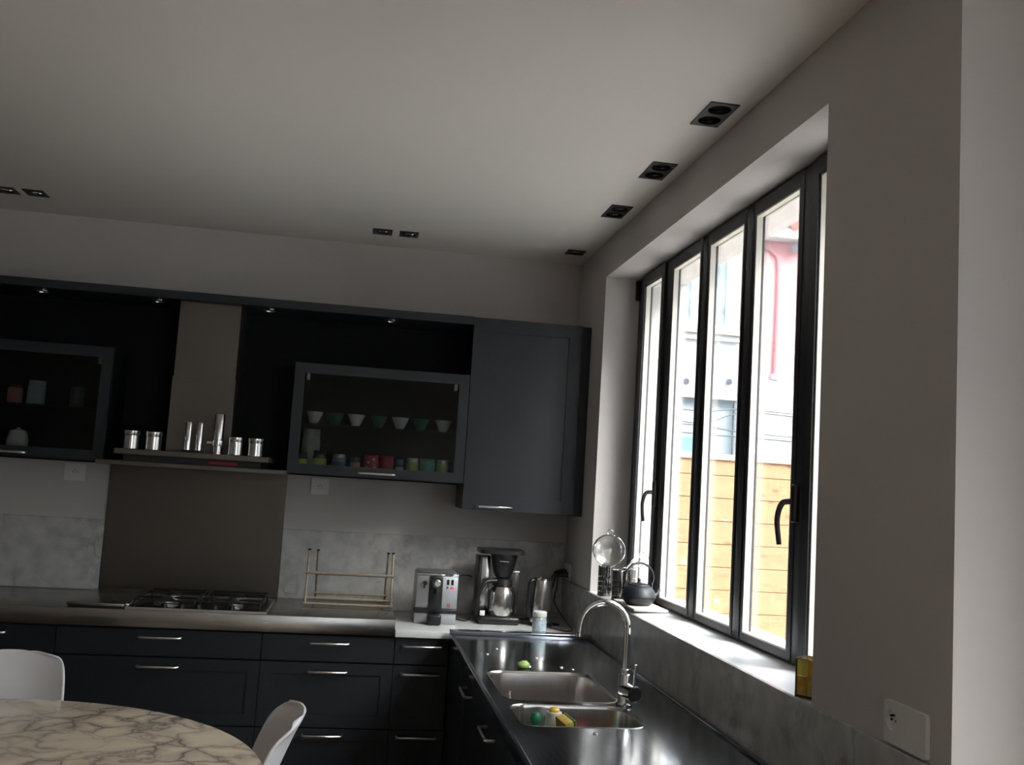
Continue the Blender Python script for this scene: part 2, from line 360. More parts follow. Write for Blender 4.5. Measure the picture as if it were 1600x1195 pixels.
for (a, b), w_ in zip(WIN, (w1,)):
    s = obj('window_sill', sill_inner(a + .001, b - .001), SILLM, sm=0); s.parent = w_; s.location = -Vector(w_.location)
    s = obj('outer_sill', bx(1.42, 1.64, a - .0, b + .0, 1.045, 1.072, bev=.003), mat('white_stone_outer_sill', (.82, .81, .79), .6), sm=0); s.parent = w_; s.location = -Vector(w_.location)

# unseen glazed doors, assumed beside and behind the camera to light the room
D = bpy.data.objects.new('assumed_door', None); COL.objects.link(D); D.location = (1.65, DOOR[0], .02); structure(D)
DL = DOOR[1] - DOOR[0]; DH = ZH - .02
nl = 4; obj('frame', plate(rect(.002, DL - .002, 0, DH), [rect(.06, DL - .06, .03, DH - .05)], .0, .07, MYZ), WINF, D, sm=0)
for i in range(nl):
    a = .06 + (DL - .12) * i / nl; b = .06 + (DL - .12) * (i + 1) / nl
    lf = obj('leaf', plate(rect(a + .002, b - .002, .032, DH - .052), [rect(a + .06, b - .06, .11, DH - .12)], .005, .06, MYZ), WINF, D, sm=0)
    obj('pane', bx(.03, .036, a + .058, b - .058, .108, DH - .118), GLASS, lf, sm=0)

# ------------------------------------------------------------------ recessed spotlights
spot_lab = ['twin black recessed spotlight above the window, nearest the camera', 'twin black recessed spotlight above the window, second from the camera',
            'twin black recessed spotlight above the window, third from the camera', 'small square recessed spotlight in the far corner above the tall cabinet',
            'left one of the two square black spotlights in mid ceiling', 'right one of the two square black spotlights in mid ceiling',
            'square black spotlight by the left edge of the ceiling, right of its pair', 'square black spotlight cut by the left edge of the photo']
for (x, y, a, b), lb in zip(spots, spot_lab):
    t = thing('recessed_spotlight', lb, 'ceiling light', (x, y, H), 0, 'black recessed ceiling spotlights')
    cs = [-.047, .047] if b > .08 else [0]
    r = .038
    obj('trim_plate', plate(rect(-a, a, -b, b), [circ(0, c, r, 24) for c in cs], -.004, .002), BLACKM, t)
    hb = B()
    loops_skin(hb, [[(p[0], p[1], z) for p in rect(-a + .006, a - .006, -b + .006, b - .006)] for z in (.002, .10)])
    obj('housing', hb, BLACKM, t, sm=0)
    for c in cs:
        rb = B(); lathe(rb, [(r, .0), (r - .004, .03), (.026, .06), (.0, .062)], 24, (0, c, 0), cap=False)
        lamp = obj('lamp', rb, BLACKM, t)
        rg = B(); lathe(rg, [(r - .0005, .004), (r - .001, .010), (r - .005, .011), (r - .004, .004)], 24, (0, c, 0), cap=False)
        obj('reflector_ring', rg, mat('bright_reflector_rim', (.8, .8, .8), .12, metal=1), lamp)

# ------------------------------------------------------------------ base cabinets on the back wall
def handle(parent, x, z, y, L=.18, name='handle', axis='x'):
    bm = B(); h = L / 2
    if axis == 'x': pts = [(x - h, y, z), (x - h, y - .022, z), (x - h + .008, y - .03, z), (x + h - .008, y - .03, z), (x + h, y - .022, z), (x + h, y, z)]
    else: pts = [(y, x - h, z), (y - .022, x - h, z), (y - .03, x - h + .008, z), (y - .03, x + h - .008, z), (y - .022, x + h, z), (y, x + h, z)]
    tube(bm, pts, .0055, n=8)
    return obj(name, bm, HANDLE, parent)
def front(x0, x1, z0, z1, y, d=.02, s=.07, shaker=True):
    """cabinet front, facing -y, front face at y; inset shaker panel"""
    bm = B(); x0 += .0015; x1 -= .0015; z0 += .0015; z1 -= .0015
    if not shaker or (z1 - z0) < .16: return box(bm, x0, x1, y, y + d, z0, z1, bev=.0015, seg=1)
    bm = plate(rect(x0, x1, z0, z1), [rect(x0 + s, x1 - s, z0 + s, z1 - s)], y, y + d, MXZ)
    box(bm, x0 + s - .001, x1 - s + .001, y + .007, y + d - .001, z0 + s - .001, z1 - s + .001)
    return bm
FY = 4.67
def base_unit(x0, x1, label, drawers=True, hw=.18):
    cx = (x0 + x1) / 2
    t = thing('base_cabinet', label, 'cabinet', (cx, 5.0, 0), 0, 'charcoal base cabinets under the worktop')
    Lx0, Lx1 = x0 - cx, x1 - cx; y = FY - 5.0
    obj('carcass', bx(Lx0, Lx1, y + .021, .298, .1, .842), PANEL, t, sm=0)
    obj('plinth', bx(Lx0, Lx1, y + .07, y + .09, 0, .099), BLACKP, t, sm=0)
    for z0, z1, hz in ((.715, .838, .802), (.418, .712, .673), (.102, .415, .386)):
        d = obj('drawer', front(Lx0, Lx1, z0, z1, y, s=.052), BLACKP, t, sm=0)
        handle(d, 0, hz, y, hw)
    return t
base_unit(-2.47, -1.87, 'base cabinet beyond the left edge, left of the white chair')
base_unit(-1.87, -1.27, 'charcoal drawer cabinet at the left edge, behind the white chair at left')
base_unit(-1.27, -.37, 'wide charcoal drawer cabinet below the gas hob', )
base_unit(-.37, .24, 'charcoal drawer cabinet below the folding rack')
base_unit(.24, .497, 'narrow charcoal drawer cabinet in the corner, below the espresso machine')
# sink run, fronts facing -x
def side_unit(y0, y1, label, hy=True):
    cy = (y0 + y1) / 2
    t = thing('sink_cabinet', label, 'cabinet', (.84, cy, 0), 0, 'charcoal cabinets of the sink run')
    a, b = y0 - cy, y1 - cy; X = .50 - .84
    obj('carcass', bx(X + .021, .32, a, b, .1, .62), PANEL, t, sm=0)
    obj('plinth', bx(X + .07, X + .09, a, b, 0, .099), BLACKP, t, sm=0)
    d = obj('door', plate(rect(a + .0015, b - .0015, .102, .838), [rect(a + .072, b - .072, .172, .768)], X, X + .02, MYZ), BLACKP, t, sm=0)
    obj('panel', bx(X + .008, X + .019, a + .07, b - .07, .17, .77), BLACKP, d, sm=0)
    handle(d, 0, .775, X, .18, axis='y')
for y0, y1, lb in ((3.53, 4.13, 'charcoal sink cabinet door under the far basin'), (2.93, 3.53, 'charcoal sink cabinet with a bar handle, below the near basin'), (2.33, 2.93, 'charcoal cabinet below the sink drainer, at the bottom edge')):
    side_unit(y0, y1, lb)
t = thing('corner_cabinet', 'plain charcoal blind cabinet in the inner corner below the sink counter', 'cabinet', (.84, 4.4, 0))
obj('carcass', bx(-.32, .32, -.267, .262, .1, .838), PANEL, t, sm=0)
obj('blind_front', bx(-.34, -.3205, -.267, .262, .0, .838), BLACKP, t, sm=0)

# ------------------------------------------------------------------ worktops and splashbacks
t = thing('steel_worktop', 'long brushed steel worktop with a thick front edge under the hob', 'worktop', (-1.0, 5.0, .845))
obj('slab', bx(-2.0, 1.235, -.35, .283, .0, .077, bev=.002, seg=2), STEELX, t)
t = thing('marble_worktop', 'pale marble worktop in the corner, under the espresso machine', 'worktop', (.7, 5.0, .844))
obj('slab', bx(-.463, .478, -.36, .283, .0, .032, bev=.003, seg=2), MARBC, t)
tag(obj('marble_splashback', bx(-2.6, -1.257, 5.284, 5.2995, .9225, 1.279, bev=.0015, seg=1), MARB, sm=0), 'grey marble splashback left of the steel hob panel', 'splashback')
tag(obj('marble_splashback', bx(-.359, 1.165, 5.284, 5.2995, .877, 1.279, bev=.0015, seg=1), MARB, sm=0), 'grey marble splashback behind the rack and the coffee machines', 'splashback')
t = thing('steel_splashback', 'tall dark brushed steel splashback panel behind the gas hob', 'splashback', (-.808, 5.288, .9225))
obj('sheet', bx(-.448, .448, -.004, .006, 0, .641, bev=.001, seg=1), STEELZ, t, sm=0)
sp = obj('marble_cladding', bx(1.166, 1.1775, 1.772, 5.283, .877, 1.0885, bev=.0015, seg=1), MARB, sm=0)
tag(sp, 'grey marble cladding strip along the window wall, behind the tap', 'splashback')

# sink counter
t = thing('sink_counter', 'stainless steel sink counter with two basins and a raised far rim', 'sink', (.83, 2.6, .845))
X0, X1, Y0, Y1 = .487, 1.1655, 1.78, 4.618
o = t.location
def lp(l): return [(p[0] - o.x, p[1] - o.y) for p in l]
b1 = rrect(.548, .945, 3.262, 3.762, .065); b2 = rrect(.548, .938, 2.93, 3.212, .055)
obj('slab', plate(lp(rect(X0, X1, Y0, Y1)), [lp(b1), lp(b2)], 0, .031), STEELS, t, sm=30)
for bb, dz in ((b1, -.168), (b2, -.110)):
    bm = B(); cx = sum(p[0] for p in bb) / len(bb); cy = sum(p[1] for p in bb) / len(bb)
    def sc_(k, z): return [((cx + (p[0] - cx) * k - o.x), (cy + (p[1] - cy) * k - o.y), z) for p in bb]
    loops_skin(bm, [sc_(1.02, .0315), sc_(1.004, .033), sc_(.995, .031), sc_(.985, .02), sc_(.975, dz * .6), sc_(.96, dz + .023), sc_(.90, dz + .003), sc_(.5, dz)])
    q = obj('basin', bm, BASIN, t, sm=60)
    db = B(); lathe(db, [(.04, dz + .002), (.036, dz + .005), (.02, dz + .003), (.0, dz + .002)], 24, (cx - o.x, cy - o.y, 0), cap=False)
    obj('drain', db, CHROME, q)
rm = B(); box(rm, X0 - o.x, X1 - o.x, Y1 - .045 - o.y, Y1 - o.y, .030, .052, bev=.006, seg=3)
obj('rim', rm, STEELS, t)
rm = B(); box(rm, X1 - .02 - o.x, X1 - o.x, Y0 - o.y, Y1 - .045 - o.y, .030, .040, bev=.005, seg=2)
obj('rim', rm, STEELS, t)
rm = B(); box(rm, X0 - o.x - .0, X0 + .018 - o.x, Y0 - o.y, Y1 - .045 - o.y, .030, .036, bev=.003, seg=2)
obj('rim', rm, STEELS, t)

# ------------------------------------------------------------------ hob and griddle cover
t = thing('gas_hob', 'black gas hob with four burners set in the steel worktop', 'hob', (-.68, 4.90, .9222))
obj('hob_plate', bx(-.30, .315, -.235, .235, 0, .008, bev=.003, seg=2), mat('hob_black_glass', (.01, .01, .011), .12), t)
obj('edge_trim', plate(rect(-.305, .32, -.24, .24), [rect(-.296, .311, -.231, .231)], 0, .0105), HANDLE, t, sm=0)
for i, (x, y, r) in enumerate(((-.16, .10, .045), (.15, .10, .05), (-.15, -.11, .055), (.16, -.11, .04))):
    bm = B(); lathe(bm, [(r, .008), (r, .018), (r * .9, .022), (r * .75, .022), (r * .75, .028), (0, .030)], 24, (x, y, 0))
    bb = obj('burner', bm, mat('burner_alloy', (.45, .43, .4), .35, metal=1), t)
    cb = B(); lathe(cb, [(r * .7, .029), (r * .68, .034), (0, .036)], 24, (x, y, 0)); obj('burner_cap', cb, BLACKM, bb)
for x0, x1 in ((-.285, .0), (.005, .295)):
    gb = B()
    xm = (x0 + x1) / 2
    for yy in (-.2, .2): tube(gb, [(x0 + .01, yy, .04), (x1 - .01, yy, .04)], .005, n=6)
    for xx in (x0 + .01, x1 - .01): tube(gb, [(xx, -.2, .04), (xx, .2, .04)], .005, n=6)
    for yy in (-.11, .10):
        tube(gb, [(x0 + .01, yy, .042), (xm - .03, yy, .042)], .005, n=6); tube(gb, [(xm + .03, yy, .042), (x1 - .01, yy, .042)], .005, n=6)
    for xx in (x0 + .01, x1 - .01):
        for yy in (-.2, .2): tube(gb, [(xx, yy, .008), (xx, yy, .04)], .005, n=6)
    obj('pan_support', gb, BLACKM, t)
for i in range(5):
    kb = B(); lathe(kb, [(.014, .008), (.012, .028), (0, .029)], 14, (-.14 + i * .075, -.205, 0)); obj('knob', kb, BLACK, t)
t = thing('griddle_cover', 'flat steel griddle cover raised on the worktop left of the hob', 'hob cover', (-1.11, 4.95, .9222))
obj('cover', bx(-.128, .118, -.28, .27, .006, .022, bev=.004, seg=2), STEELX, t)
obj('base_tray', bx(-.122, .112, -.27, .262, 0, .0058), BLACKM, t, sm=0)
hb = B(); tube(hb, [(.119, -.24, .014), (.128, -.24, .014), (.128, -.12, .014), (.119, -.12, .014)], .004, n=8); obj('side_handle', hb, HANDLE, t)

# ------------------------------------------------------------------ cooker hood
t = thing('cooker_hood', 'steel cooker hood with slim canopy, open ledge and square chimney', 'hood', (-.79, 5.05, 1.563))
def h(x0, x1, y0, y1, z0, z1, **k): return bx(x0 + .79, x1 + .79, y0 - 5.05, y1 - 5.05, z0 - 1.563, z1 - 1.563, **k)
obj('canopy', h(-1.213, -.347, 4.80, 5.268, 1.5655, 1.587, bev=.002, seg=1), STEELH, t, sm=0)
obj('body', h(-1.10, -.46, 4.84, 5.268, 1.587, 1.618), BLACKM, t, sm=0)
led = obj('ledge', h(-1.135, -.424, 4.80, 5.268, 1.618, 1.645, bev=.002, seg=1), STEELH, t, sm=0)
ch = obj('chimney', h(-.935, -.630, 4.975, 5.268, 1.645, 2.02), STEELH, t, sm=0)
obj('chimney_sleeve', h(-.931, -.634, 4.979, 5.268, 2.021, 2.397), STEELH, t, sm=0)
cp = obj('control_strip', h(-.705, -.575, 4.836, 4.84, 1.596, 1.609), mat('red_control_strip', (.22, .005, .01), .3, emis=((1, .02, .03), .002)), t, sm=0)
cp['label'] = 'red control strip'

# ------------------------------------------------------------------ wall units
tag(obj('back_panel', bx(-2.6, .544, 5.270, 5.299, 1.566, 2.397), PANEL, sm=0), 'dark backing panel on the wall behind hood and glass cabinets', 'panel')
t = thing('top_board', 'long charcoal top board over the hood and glass cabinets', 'shelf', (-.8, 5.1, 2.398))
obj('board', bx(-1.8, 1.344, -.17, .199, 0, .042, bev=.002, seg=1), BLACKP, t, sm=0)
for i, (x, lb) in enumerate(((-1.60, 'small round downlight under the top board, leftmost of four'), (-1.05, 'small round downlight under the top board, just left of the chimney'),
             (-.50, 'small round downlight under the top board, just right of the chimney'), (.12, 'small round downlight under the top board, rightmost of four'))):
    q = thing('puck_light', lb, 'cabinet light', (x, 5.03, 2.398), 0, 'round downlights under the top board')
    bm = B(); lathe(bm, [(.034, 0), (.034, -.004), (.027, -.006), (.026, -.002), (0, -.002)], 24); obj('rim', bm, CHROME, q)
    bm = B(); lathe(bm, [(.025, -.0025), (.0, -.0035)], 20, cap=False); obj('lens', bm, mat('frosted_lens', (.3, .3, .3), .3), q)
def glass_cab(x0, x1, label):
    cx = (x0 + x1) / 2; a, b = x0 - cx, x1 - cx
    t = thing('glass_cabinet', label, 'cabinet', (cx, 5.0, 1.575), 0, 'charcoal wall cabinets with a flap of glass')
    Y = 4.95 - 5.0; D = 5.268 - 5.0; hh = .561
    cb = B()
    box(cb, a, b, Y + .021, D, 0, .018); box(cb, a, b, Y + .021, D, hh - .018, hh)
    box(cb, a, a + .018, Y + .021, D, .018, hh - .018); box(cb, b - .018, b, Y + .021, D, .018, hh - .018)
    box(cb, a + .018, b - .018, D - .008, D, .018, hh - .018)
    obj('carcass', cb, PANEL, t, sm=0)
    obj('shelf', bx(a + .02, b - .02, Y + .05, D - .01, .252, .260), mat('shelf_glass_edge', (.03, .035, .035), .15), t, sm=0)
    d = obj('door', plate(rect(a + .0015, b - .0015, .0015, hh - .0015), [rect(a + .052, b - .052, .052, hh - .052)], Y, Y + .02, MXZ), BLACKP, t, sm=0)
    obj('pane', bx(a + .05, b - .05, Y + .009, Y + .013, .05, hh - .05), CABG, d, sm=0)
    handle(d, 0, .022, Y, .18)
    for xx in (a + .068, b - .068):
        obj('hinge', bx(xx - .008, xx + .008, Y + .024, Y + .04, hh - .085, hh - .05, bev=.002), HANDLE, d)
    return t
glass_cab(-.345, .544, 'charcoal wall cabinet with glass flap holding cups and jars, right of hood')
glass_cab(-2.105, -1.216, 'dark wall cabinet with glass flap at the left edge of the photo')
t = thing('tall_wall_cabinet', 'tall charcoal wall cabinet with plain shaker door in the corner', 'cabinet', (.85, 5.1, 1.446))
obj('carcass', bx(-.303, .278, -.129, .198, 0, .975), BLACKP, t, sm=0)
d = obj('door', front(-.305, .279, -.001, .997, -.15, s=.07), BLACKP, t, sm=0)
handle(d, -.141, .02, -.15, .18)
obj('filler_strip', bx(.280, .3265, -.14, .0, -.006, .994), BLACKP, t, sm=0)
obj('top_cap', bx(-.303, .279, -.129, .198, .976, .997), BLACKP, t, sm=0)

# ------------------------------------------------------------------ things behind the glass
def bowl(x, m, label, g):
    t = thing('cup', label, 'cup', (x, 5.055, 1.8352), 0, g)
    bm = B(); lathe(bm, [(.018, 0), (.021, .004), (.030, .025), (.041, .052), (.044, .060), (.041, .060), (.028, .026), (.016, .008), (0, .007)], 26); obj('body', bm, m, t)
    bm = B(); lathe(bm, [(.017, -.0), (.019, .003), (.0185, .004), (.016, .003)], 20, cap=False); obj('foot_ring', bm, m, t)
CW = mat('white_cup_glaze', (.85, .87, .86), .3); CG = mat('green_cup_glaze', (.01, .16, .08), .35)
wl = ['white cup behind glass, leftmost in the row of cups', 'white cup behind glass, second white one from the left', 'white cup behind glass, third white one from the left', 'white cup behind glass, rightmost in the row of cups']
for x, lb in zip((-.235, -.022, .205, .43), wl): bowl(x, CW, lb, 'white cups on the glass cabinet shelf')
gl = ['dark green cup behind glass, leftmost green one', 'dark green cup behind glass, middle green one', 'dark green cup behind glass, rightmost green one']
for x, lb in zip((-.128, .094, .312), gl): bowl(x, CG, lb, 'green cups on the glass cabinet shelf')
def jar(name, x, y, z, r, hgt, label, cat, body, lid=None, lidh=.018, band=None, glass=False, group=None, dots=None):
    t = thing(name, label, cat, (x, y, z), 0, group)
    bm = B(); top = hgt - (lidh if lid else 0)
    lathe(bm, [(r * .95, 0), (r, .003), (r, top * .88), (r * .9, top)], 24); obj('body', bm, body, t)
    if lid:
        bm = B(); lathe(bm, [(r * .93, top), (r * .95, top + .002), (r * .95, hgt - .002), (r * .9, hgt)], 24); obj('lid', bm, lid, t)
    if band:
        bm = B(); z0, z1 = band[1] * hgt, band[2] * hgt
        lathe(bm, [(r + .0006, z0), (r + .0006, z1)], 24, cap=False); obj('label', bm, band[0], t)
    if dots:
        bm = B()
        for i in range(14):
            a = -PI * .05 - i * .93; zz = top * (.12 + .8 * ((i * .37) % 1))
            Md = Matrix.Translation((r * math.cos(a), r * math.sin(a), zz)) @ Euler((0, PI / 2, a)).to_matrix().to_4x4() if False else None
            p = Vector((math.cos(a), math.sin(a), 0)); s = Vector((-p.y, p.x, 0)); u = Vector((0, 0, 1))
            vs = [bm.verts.new(p * (r + .0008) + u * zz + .0065 * (math.cos(k * PI / 4) * s + math.sin(k * PI / 4) * u)) for k in range(8)]
            bm.faces.new(vs)
        obj('dots', bm, dots, t)
    return t
LIME = mat('lime_label', (.50, .58, .10), .5); DRK = mat('dark_lid', (.02, .018, .02), .4); ORA = mat('orange_label', (.75, .38, .22), .5)
BLU = mat('blue_label', (.08, .20, .38), .5); REDT = mat('red_tin', (.55, .02, .03), .35); TEAL = mat('teal_tin', (.12, .42, .30), .4)
LG = mat('pale_green_label', (.42, .60, .16), .5); SILV = mat('silver_lid', (.6, .6, .58), .3, metal=.8); DJ = mat('dark_jar_glass', (.05, .035, .03), .2); PASTE = mat('grey_jar_contents', (.30, .32, .28), .4)
zj = 1.5935; yj = 5.02; G = 'jars and tins on the bottom of the glass cabinet'
jar('jar', -.278, yj, zj, .028, .088, 'dark-lidded jar with lime label, leftmost behind the glass', 'jar', LIME, DRK, .03, (DRK, .1, .32), group=G)
jar('jar', -.190, yj, zj, .034, .105, 'dark jar with lime label, second from the left behind the glass', 'jar', DJ, DRK, .02, (LIME, .08, .62), group=G)
jar('jar', -.092, yj, zj, .034, .092, 'grey jar with small blue label, left of the orange-labelled one', 'jar', PASTE, SILV, .018, (BLU, .15, .58), group=G)
jar('jar', -.010, yj, zj, .024, .082, 'small jar with orange label and dark lid, left of the red tins', 'jar', DJ, DRK, .02, (ORA, .1, .68), group=G)
jar('tin', .072, yj, zj, .037, .098, 'red tin sprinkled with white dots behind the glass', 'tin', REDT, REDT, .012, group=G, dots=mat('white_print', (.8, .75, .7), .5))
jar('tin', .148, yj, zj, .036, .098, 'plain red tin behind the glass, right of the dotted one', 'tin', REDT, REDT, .012, group=G)
jar('jar', .215, yj, zj, .020, .085, 'tiny white-labelled jar with blue lid, right of the red tins', 'jar', DJ, BLU, .03, (mat('cream_label', (.7, .62, .58), .5), .05, .55), group=G)
jar('jar', .282, yj, zj, .031, .096, 'pale green jar with silver lid, left of the teal tin', 'jar', LG, SILV, .022, group=G)
jar('tin', .358, yj, zj, .042, .096, 'wide teal tin behind the glass between two pale green jars', 'tin', TEAL, TEAL, .012, (mat('red_patch', (.5, .08, .06), .5), .03, .18), group=G)
jar('jar', .436, yj, zj, .031, .096, 'pale green jar with silver lid, right of the teal tin', 'jar', LG, SILV, .022, group=G)
jar('jar', .492, 5.05, zj, .024, .10, 'brown glass jar at the far right inside the glass cabinet', 'jar', DJ, DRK, .015, group=G)
jar('canister', -.245, 5.16, zj, .046, .215, 'tall cream canister at the back left behind the jars', 'canister', mat('cream_canister', (.62, .60, .52), .5), mat('cream_canister', (0, 0, 0)), .03)
t = jar('mug', -1.69, 5.08, 1.8352, .034, .092, 'pinkish red jar on the upper shelf of the left glass cabinet', 'jar', mat('dull_red_jar', (.35, .13, .11), .5), DJ, .015)
t.name = 'jar'
jar('tin', -1.592, 5.08, 1.8352, .041, .118, 'pale blue tin on the upper shelf of the left glass cabinet', 'tin', mat('pale_blue_tin', (.26, .32, .36), .45), mat('tan_lid', (.4, .33, .25), .5), .02)
jar('tumbler', -1.40, 5.08, 1.8352, .03, .1, 'faint greenish tumbler in the left glass cabinet, right of the blue tin', 'glass', mat('green_tumbler', (.06, .09, .08), .3))
t = thing('sugar_bowl', 'round white lidded bowl at the bottom of the left glass cabinet', 'bowl', (-1.655, 5.08, zj))
bm = B(); lathe(bm, [(.03, 0), (.035, .004), (.048, .03), (.05, .06), (.043, .09), (.040, .095)], 28); obj('body', bm, mat('ivory_glaze', (.85, .82, .74), .35), t)
bm = B(); lathe(bm, [(.042, .095), (.036, .108), (.01, .115), (.009, .122), (0, .126)], 28); obj('lid', bm, mat('ivory_glaze', (0, 0, 0)), t)

# ------------------------------------------------------------------ things on the hood ledge
zl = 1.645
def canister(x, label):
    t = thing('steel_canister', label, 'canister', (x, 4.85, zl), 0, 'steel canisters on the hood ledge')
    bm = B(); lathe(bm, [(.034, 0), (.036, .002), (.036, .064), (.034, .066)], 32); obj('body', bm, BRUSH, t)
    bm = B(); lathe(bm, [(.037, .066), (.0385, .068), (.0385, .086), (.036, .088), (0, .088)], 32); obj('lid', bm, BRUSH, t)
canister(-1.072, 'lidded steel canister at the left end of the hood ledge')
canister(-.970, 'lidded steel canister second from the left on the hood ledge')
canister(-.588, 'lidded steel canister right of the tall pepper mill')
canister(-.494, 'lidded steel canister at the right end of the hood ledge')
t = thing('cruet_stand', 'pair of slim shiny tubes on one small black base, on the hood ledge', 'cruet', (-.785, 4.84, zl))
obj('base', bx(-.05, .052, -.025, .025, 0, .012, bev=.004), BLACK, t)
for x in (-.026, .026):
    bm = B(); lathe(bm, [(.0155, .012), (.0155, .142), (.014, .146), (0, .146)], 24, (x, 0, 0)); obj('tube', bm, CHROME, t)
t = thing('pepper_mill', 'tall slim steel pepper mill with collar, in front of the chimney', 'mill', (-.672, 4.85, zl))
bm = B(); lathe(bm, [(.026, 0), (.026, .006), (.023, .008), (.023, .038)], 28); obj('base', bm, BRUSH, t)
bm = B(); lathe(bm, [(.028, .038), (.029, .04), (.029, .066), (.027, .068)], 28); obj('collar', bm, CHROME, t)
bm = B(); lathe(bm, [(.023, .068), (.024, .19), (.022, .194), (0, .194)], 28); obj('body', bm, BRUSH, t)
bm = B(); tube(bm, [(-.025, 0, .052), (-.05, 0, .052)], .011, n=12); obj('crank', bm, CHROME, t)

# ------------------------------------------------------------------ wall sockets
def outlet(loc, w_, hh, label, axis='y', sock=((0, 0),), blank=()):
    t = thing('wall_socket', label, 'socket', loc, 0)
    # plate built facing -y at local y=0, turned for the window wall
    R_ = Matrix.Identity(4) if axis == 'y' else Matrix.Rotation(-PI / 2, 4, 'Z')
    bm = plate(rrect(-w_ / 2, w_ / 2, -hh / 2, hh / 2, .006, 3), [circ(x, z, .021, 24) for x, z in sock], -.010, -.0005, R_ @ MXZ); obj('cover_plate', bm, WHITEP, t)
    for x, z in sock:
        bm = B(); lathe(bm, [(.021, -.010), (.0205, -.002), (0, -.0015)], 24, cap=False, M=R_ @ Matrix.Translation((x, 0, z)) @ Matrix(((1, 0, 0, 0), (0, 0, 1, 0), (0, 1, 0, 0), (0, 0, 0, 1)))); s_ = obj('socket_well', bm, WHITEP, t)
        bm = B()
        for dx in (-.0095, .0095): lathe(bm, [(.0028, -.0045), (.0028, -.0015)], 10, M=R_ @ Matrix.Translation((x + dx, 0, z)) @ Matrix(((1, 0, 0, 0), (0, 0, 1, 0), (0, 1, 0, 0), (0, 0, 0, 1))))
        tube(bm, [R_ @ Vector((x, -.002, z + .010)), R_ @ Vector((x, -.012, z + .010))], .0024, n=8)
        obj('contacts', bm, BLACK, s_)
    return t
outlet((-.186, 5.2995, 1.513), .092, .086, 'white wall socket under the glass cabinet, above the rack')
outlet((-1.43, 5.2995, 1.513), .10, .088, 'white wall socket at left, left of the steel hob panel')
outlet((XR - .0005, 1.918, 1.140), .156, .088, 'white double plate with one socket on the wall right of the window', 'x', sock=((-.05, .004),))

# ------------------------------------------------------------------ folding rack
t = thing('folding_rack', 'folding drying rack of thin tan bars standing on the steel worktop', 'rack', (.0, 5.12, .9225))
a = B(); b_ = B()
def fr(x0, x1, yb, yt, zt):
    fr_ = []
    for x in (x0, x1): fr_.append(((x, yb, .008), (x, yt, zt)))
    return fr_
for nm, x0, x1, yb, yt in (('outer_frame', -.205, .222, -.11, -.03), ('inner_frame', -.160, .196, .08, -.05)):
    o_ = None
    for i, (p, q) in enumerate(fr(x0, x1, yb, yt, .268)):
        bm = B(); tube(bm, [p, q], .0062, n=8); u = obj('upright', bm, BAMB, t)
        bm = B(); lathe(bm, [(.0075, .0), (.0075, .008), (0, .009)], 10, q); obj('end_cap', bm, DRK, u)
for x0, x1, y, z in ((-.205, .222, -.108, .012), (-.16, .196, .078, .012), (-.16, .196, -.0, .150), (-.205, .222, -.075, .160), (-.16, .196, .055, .045), (-.205, .222, -.098, .038)):
    bm = B(); tube(bm, [(x0 - .01, y, z), (x1 + .01, y, z)], .0065, n=8); obj('rail', bm, BAMB, t)

# ------------------------------------------------------------------ espresso machine
zc = .8762
t = thing('espresso_machine', 'compact silver espresso machine with black front column and red light', 'coffee machine', (.44, 4.97, zc))
SILVER = steel('machine_silver', (.50, .51, .53), .45, 'x', .04)
obj('casing', bx(-.103, .105, -.09, .13, .045, .246, bev=.006, seg=2), SILVER, t)
obj('top_tray', bx(-.094, .096, -.075, .12, .2465, .251, bev=.002), mat('machine_top_grey', (.12, .125, .13), .35), t)
obj('top_rail', bx(-.103, .105, -.094, -.086, .235, .2465, bev=.002), CHROME, t)
obj('column', bx(-.040, .028, -.106, -.088, .06, .235, bev=.006), BLACK, t)
bm = B(); tube(bm, [(-.004, -.106, .205), (-.004, -.135, .205)], .026, n=24); gh = obj('brew_head', bm, BLACK, t)
bm = B(); tube(bm, [(-.004, -.135, .205), (-.004, -.14, .205)], [.018, .012], n=20); obj('knob', bm, HANDLE, gh)
bm = B(); lathe(bm, [(.010, 0), (.009, .03)], 16, (-.004, -.125, .150)); obj('spout', bm, BLACK, gh)
obj('front_band', bx(-.108, .108, -.105, -.0, .052, .078, bev=.008, seg=3), BLACK, t)
obj('foot_panel', bx(-.105, .103, -.088, .12, 0, .052, bev=.004), SILVER, t)
dt = obj('drip_tray', bx(-.042, .026, -.150, -.10, 0, .055, bev=.012, seg=3), BLACK, t)
bm = B(); tube(bm, [(-.062, -.09, .20), (-.062, -.112, .20)], .011, n=14); tube(bm, [(-.062, -.108, .20), (-.066, -.112, .175)], .004, n=8); obj('steam_knob', bm, BLACK, t)
for x in (.054, .076): obj('rocker_switch', bx(x - .006, x + .006, -.094, -.089, .193, .220, bev=.002), BLACK, t)
obj('indicator_lamp', bx(.066, .084, -.094, -.089, .175, .184, bev=.002), mat('red_lamp', (.8, .02, .02), .3, emis=((1, .05, .04), .12)), t)['label'] = 'glowing red indicator lamp'
bm = B(); tube(bm, [(.052, -.089, .18), (.052, -.095, .18)], .0045, n=12); obj('button', bm, BLACK, t)
bm = plate(circ(0, 0, .009, 16), [circ(0, 0, .005, 12)], 0, .001, Matrix.Translation((.062, -.0915, .093)) @ MXZ); obj('emblem', bm, mat('red_emblem', (.5, .03, .05), .5), t)['label'] = 'small red round emblem'

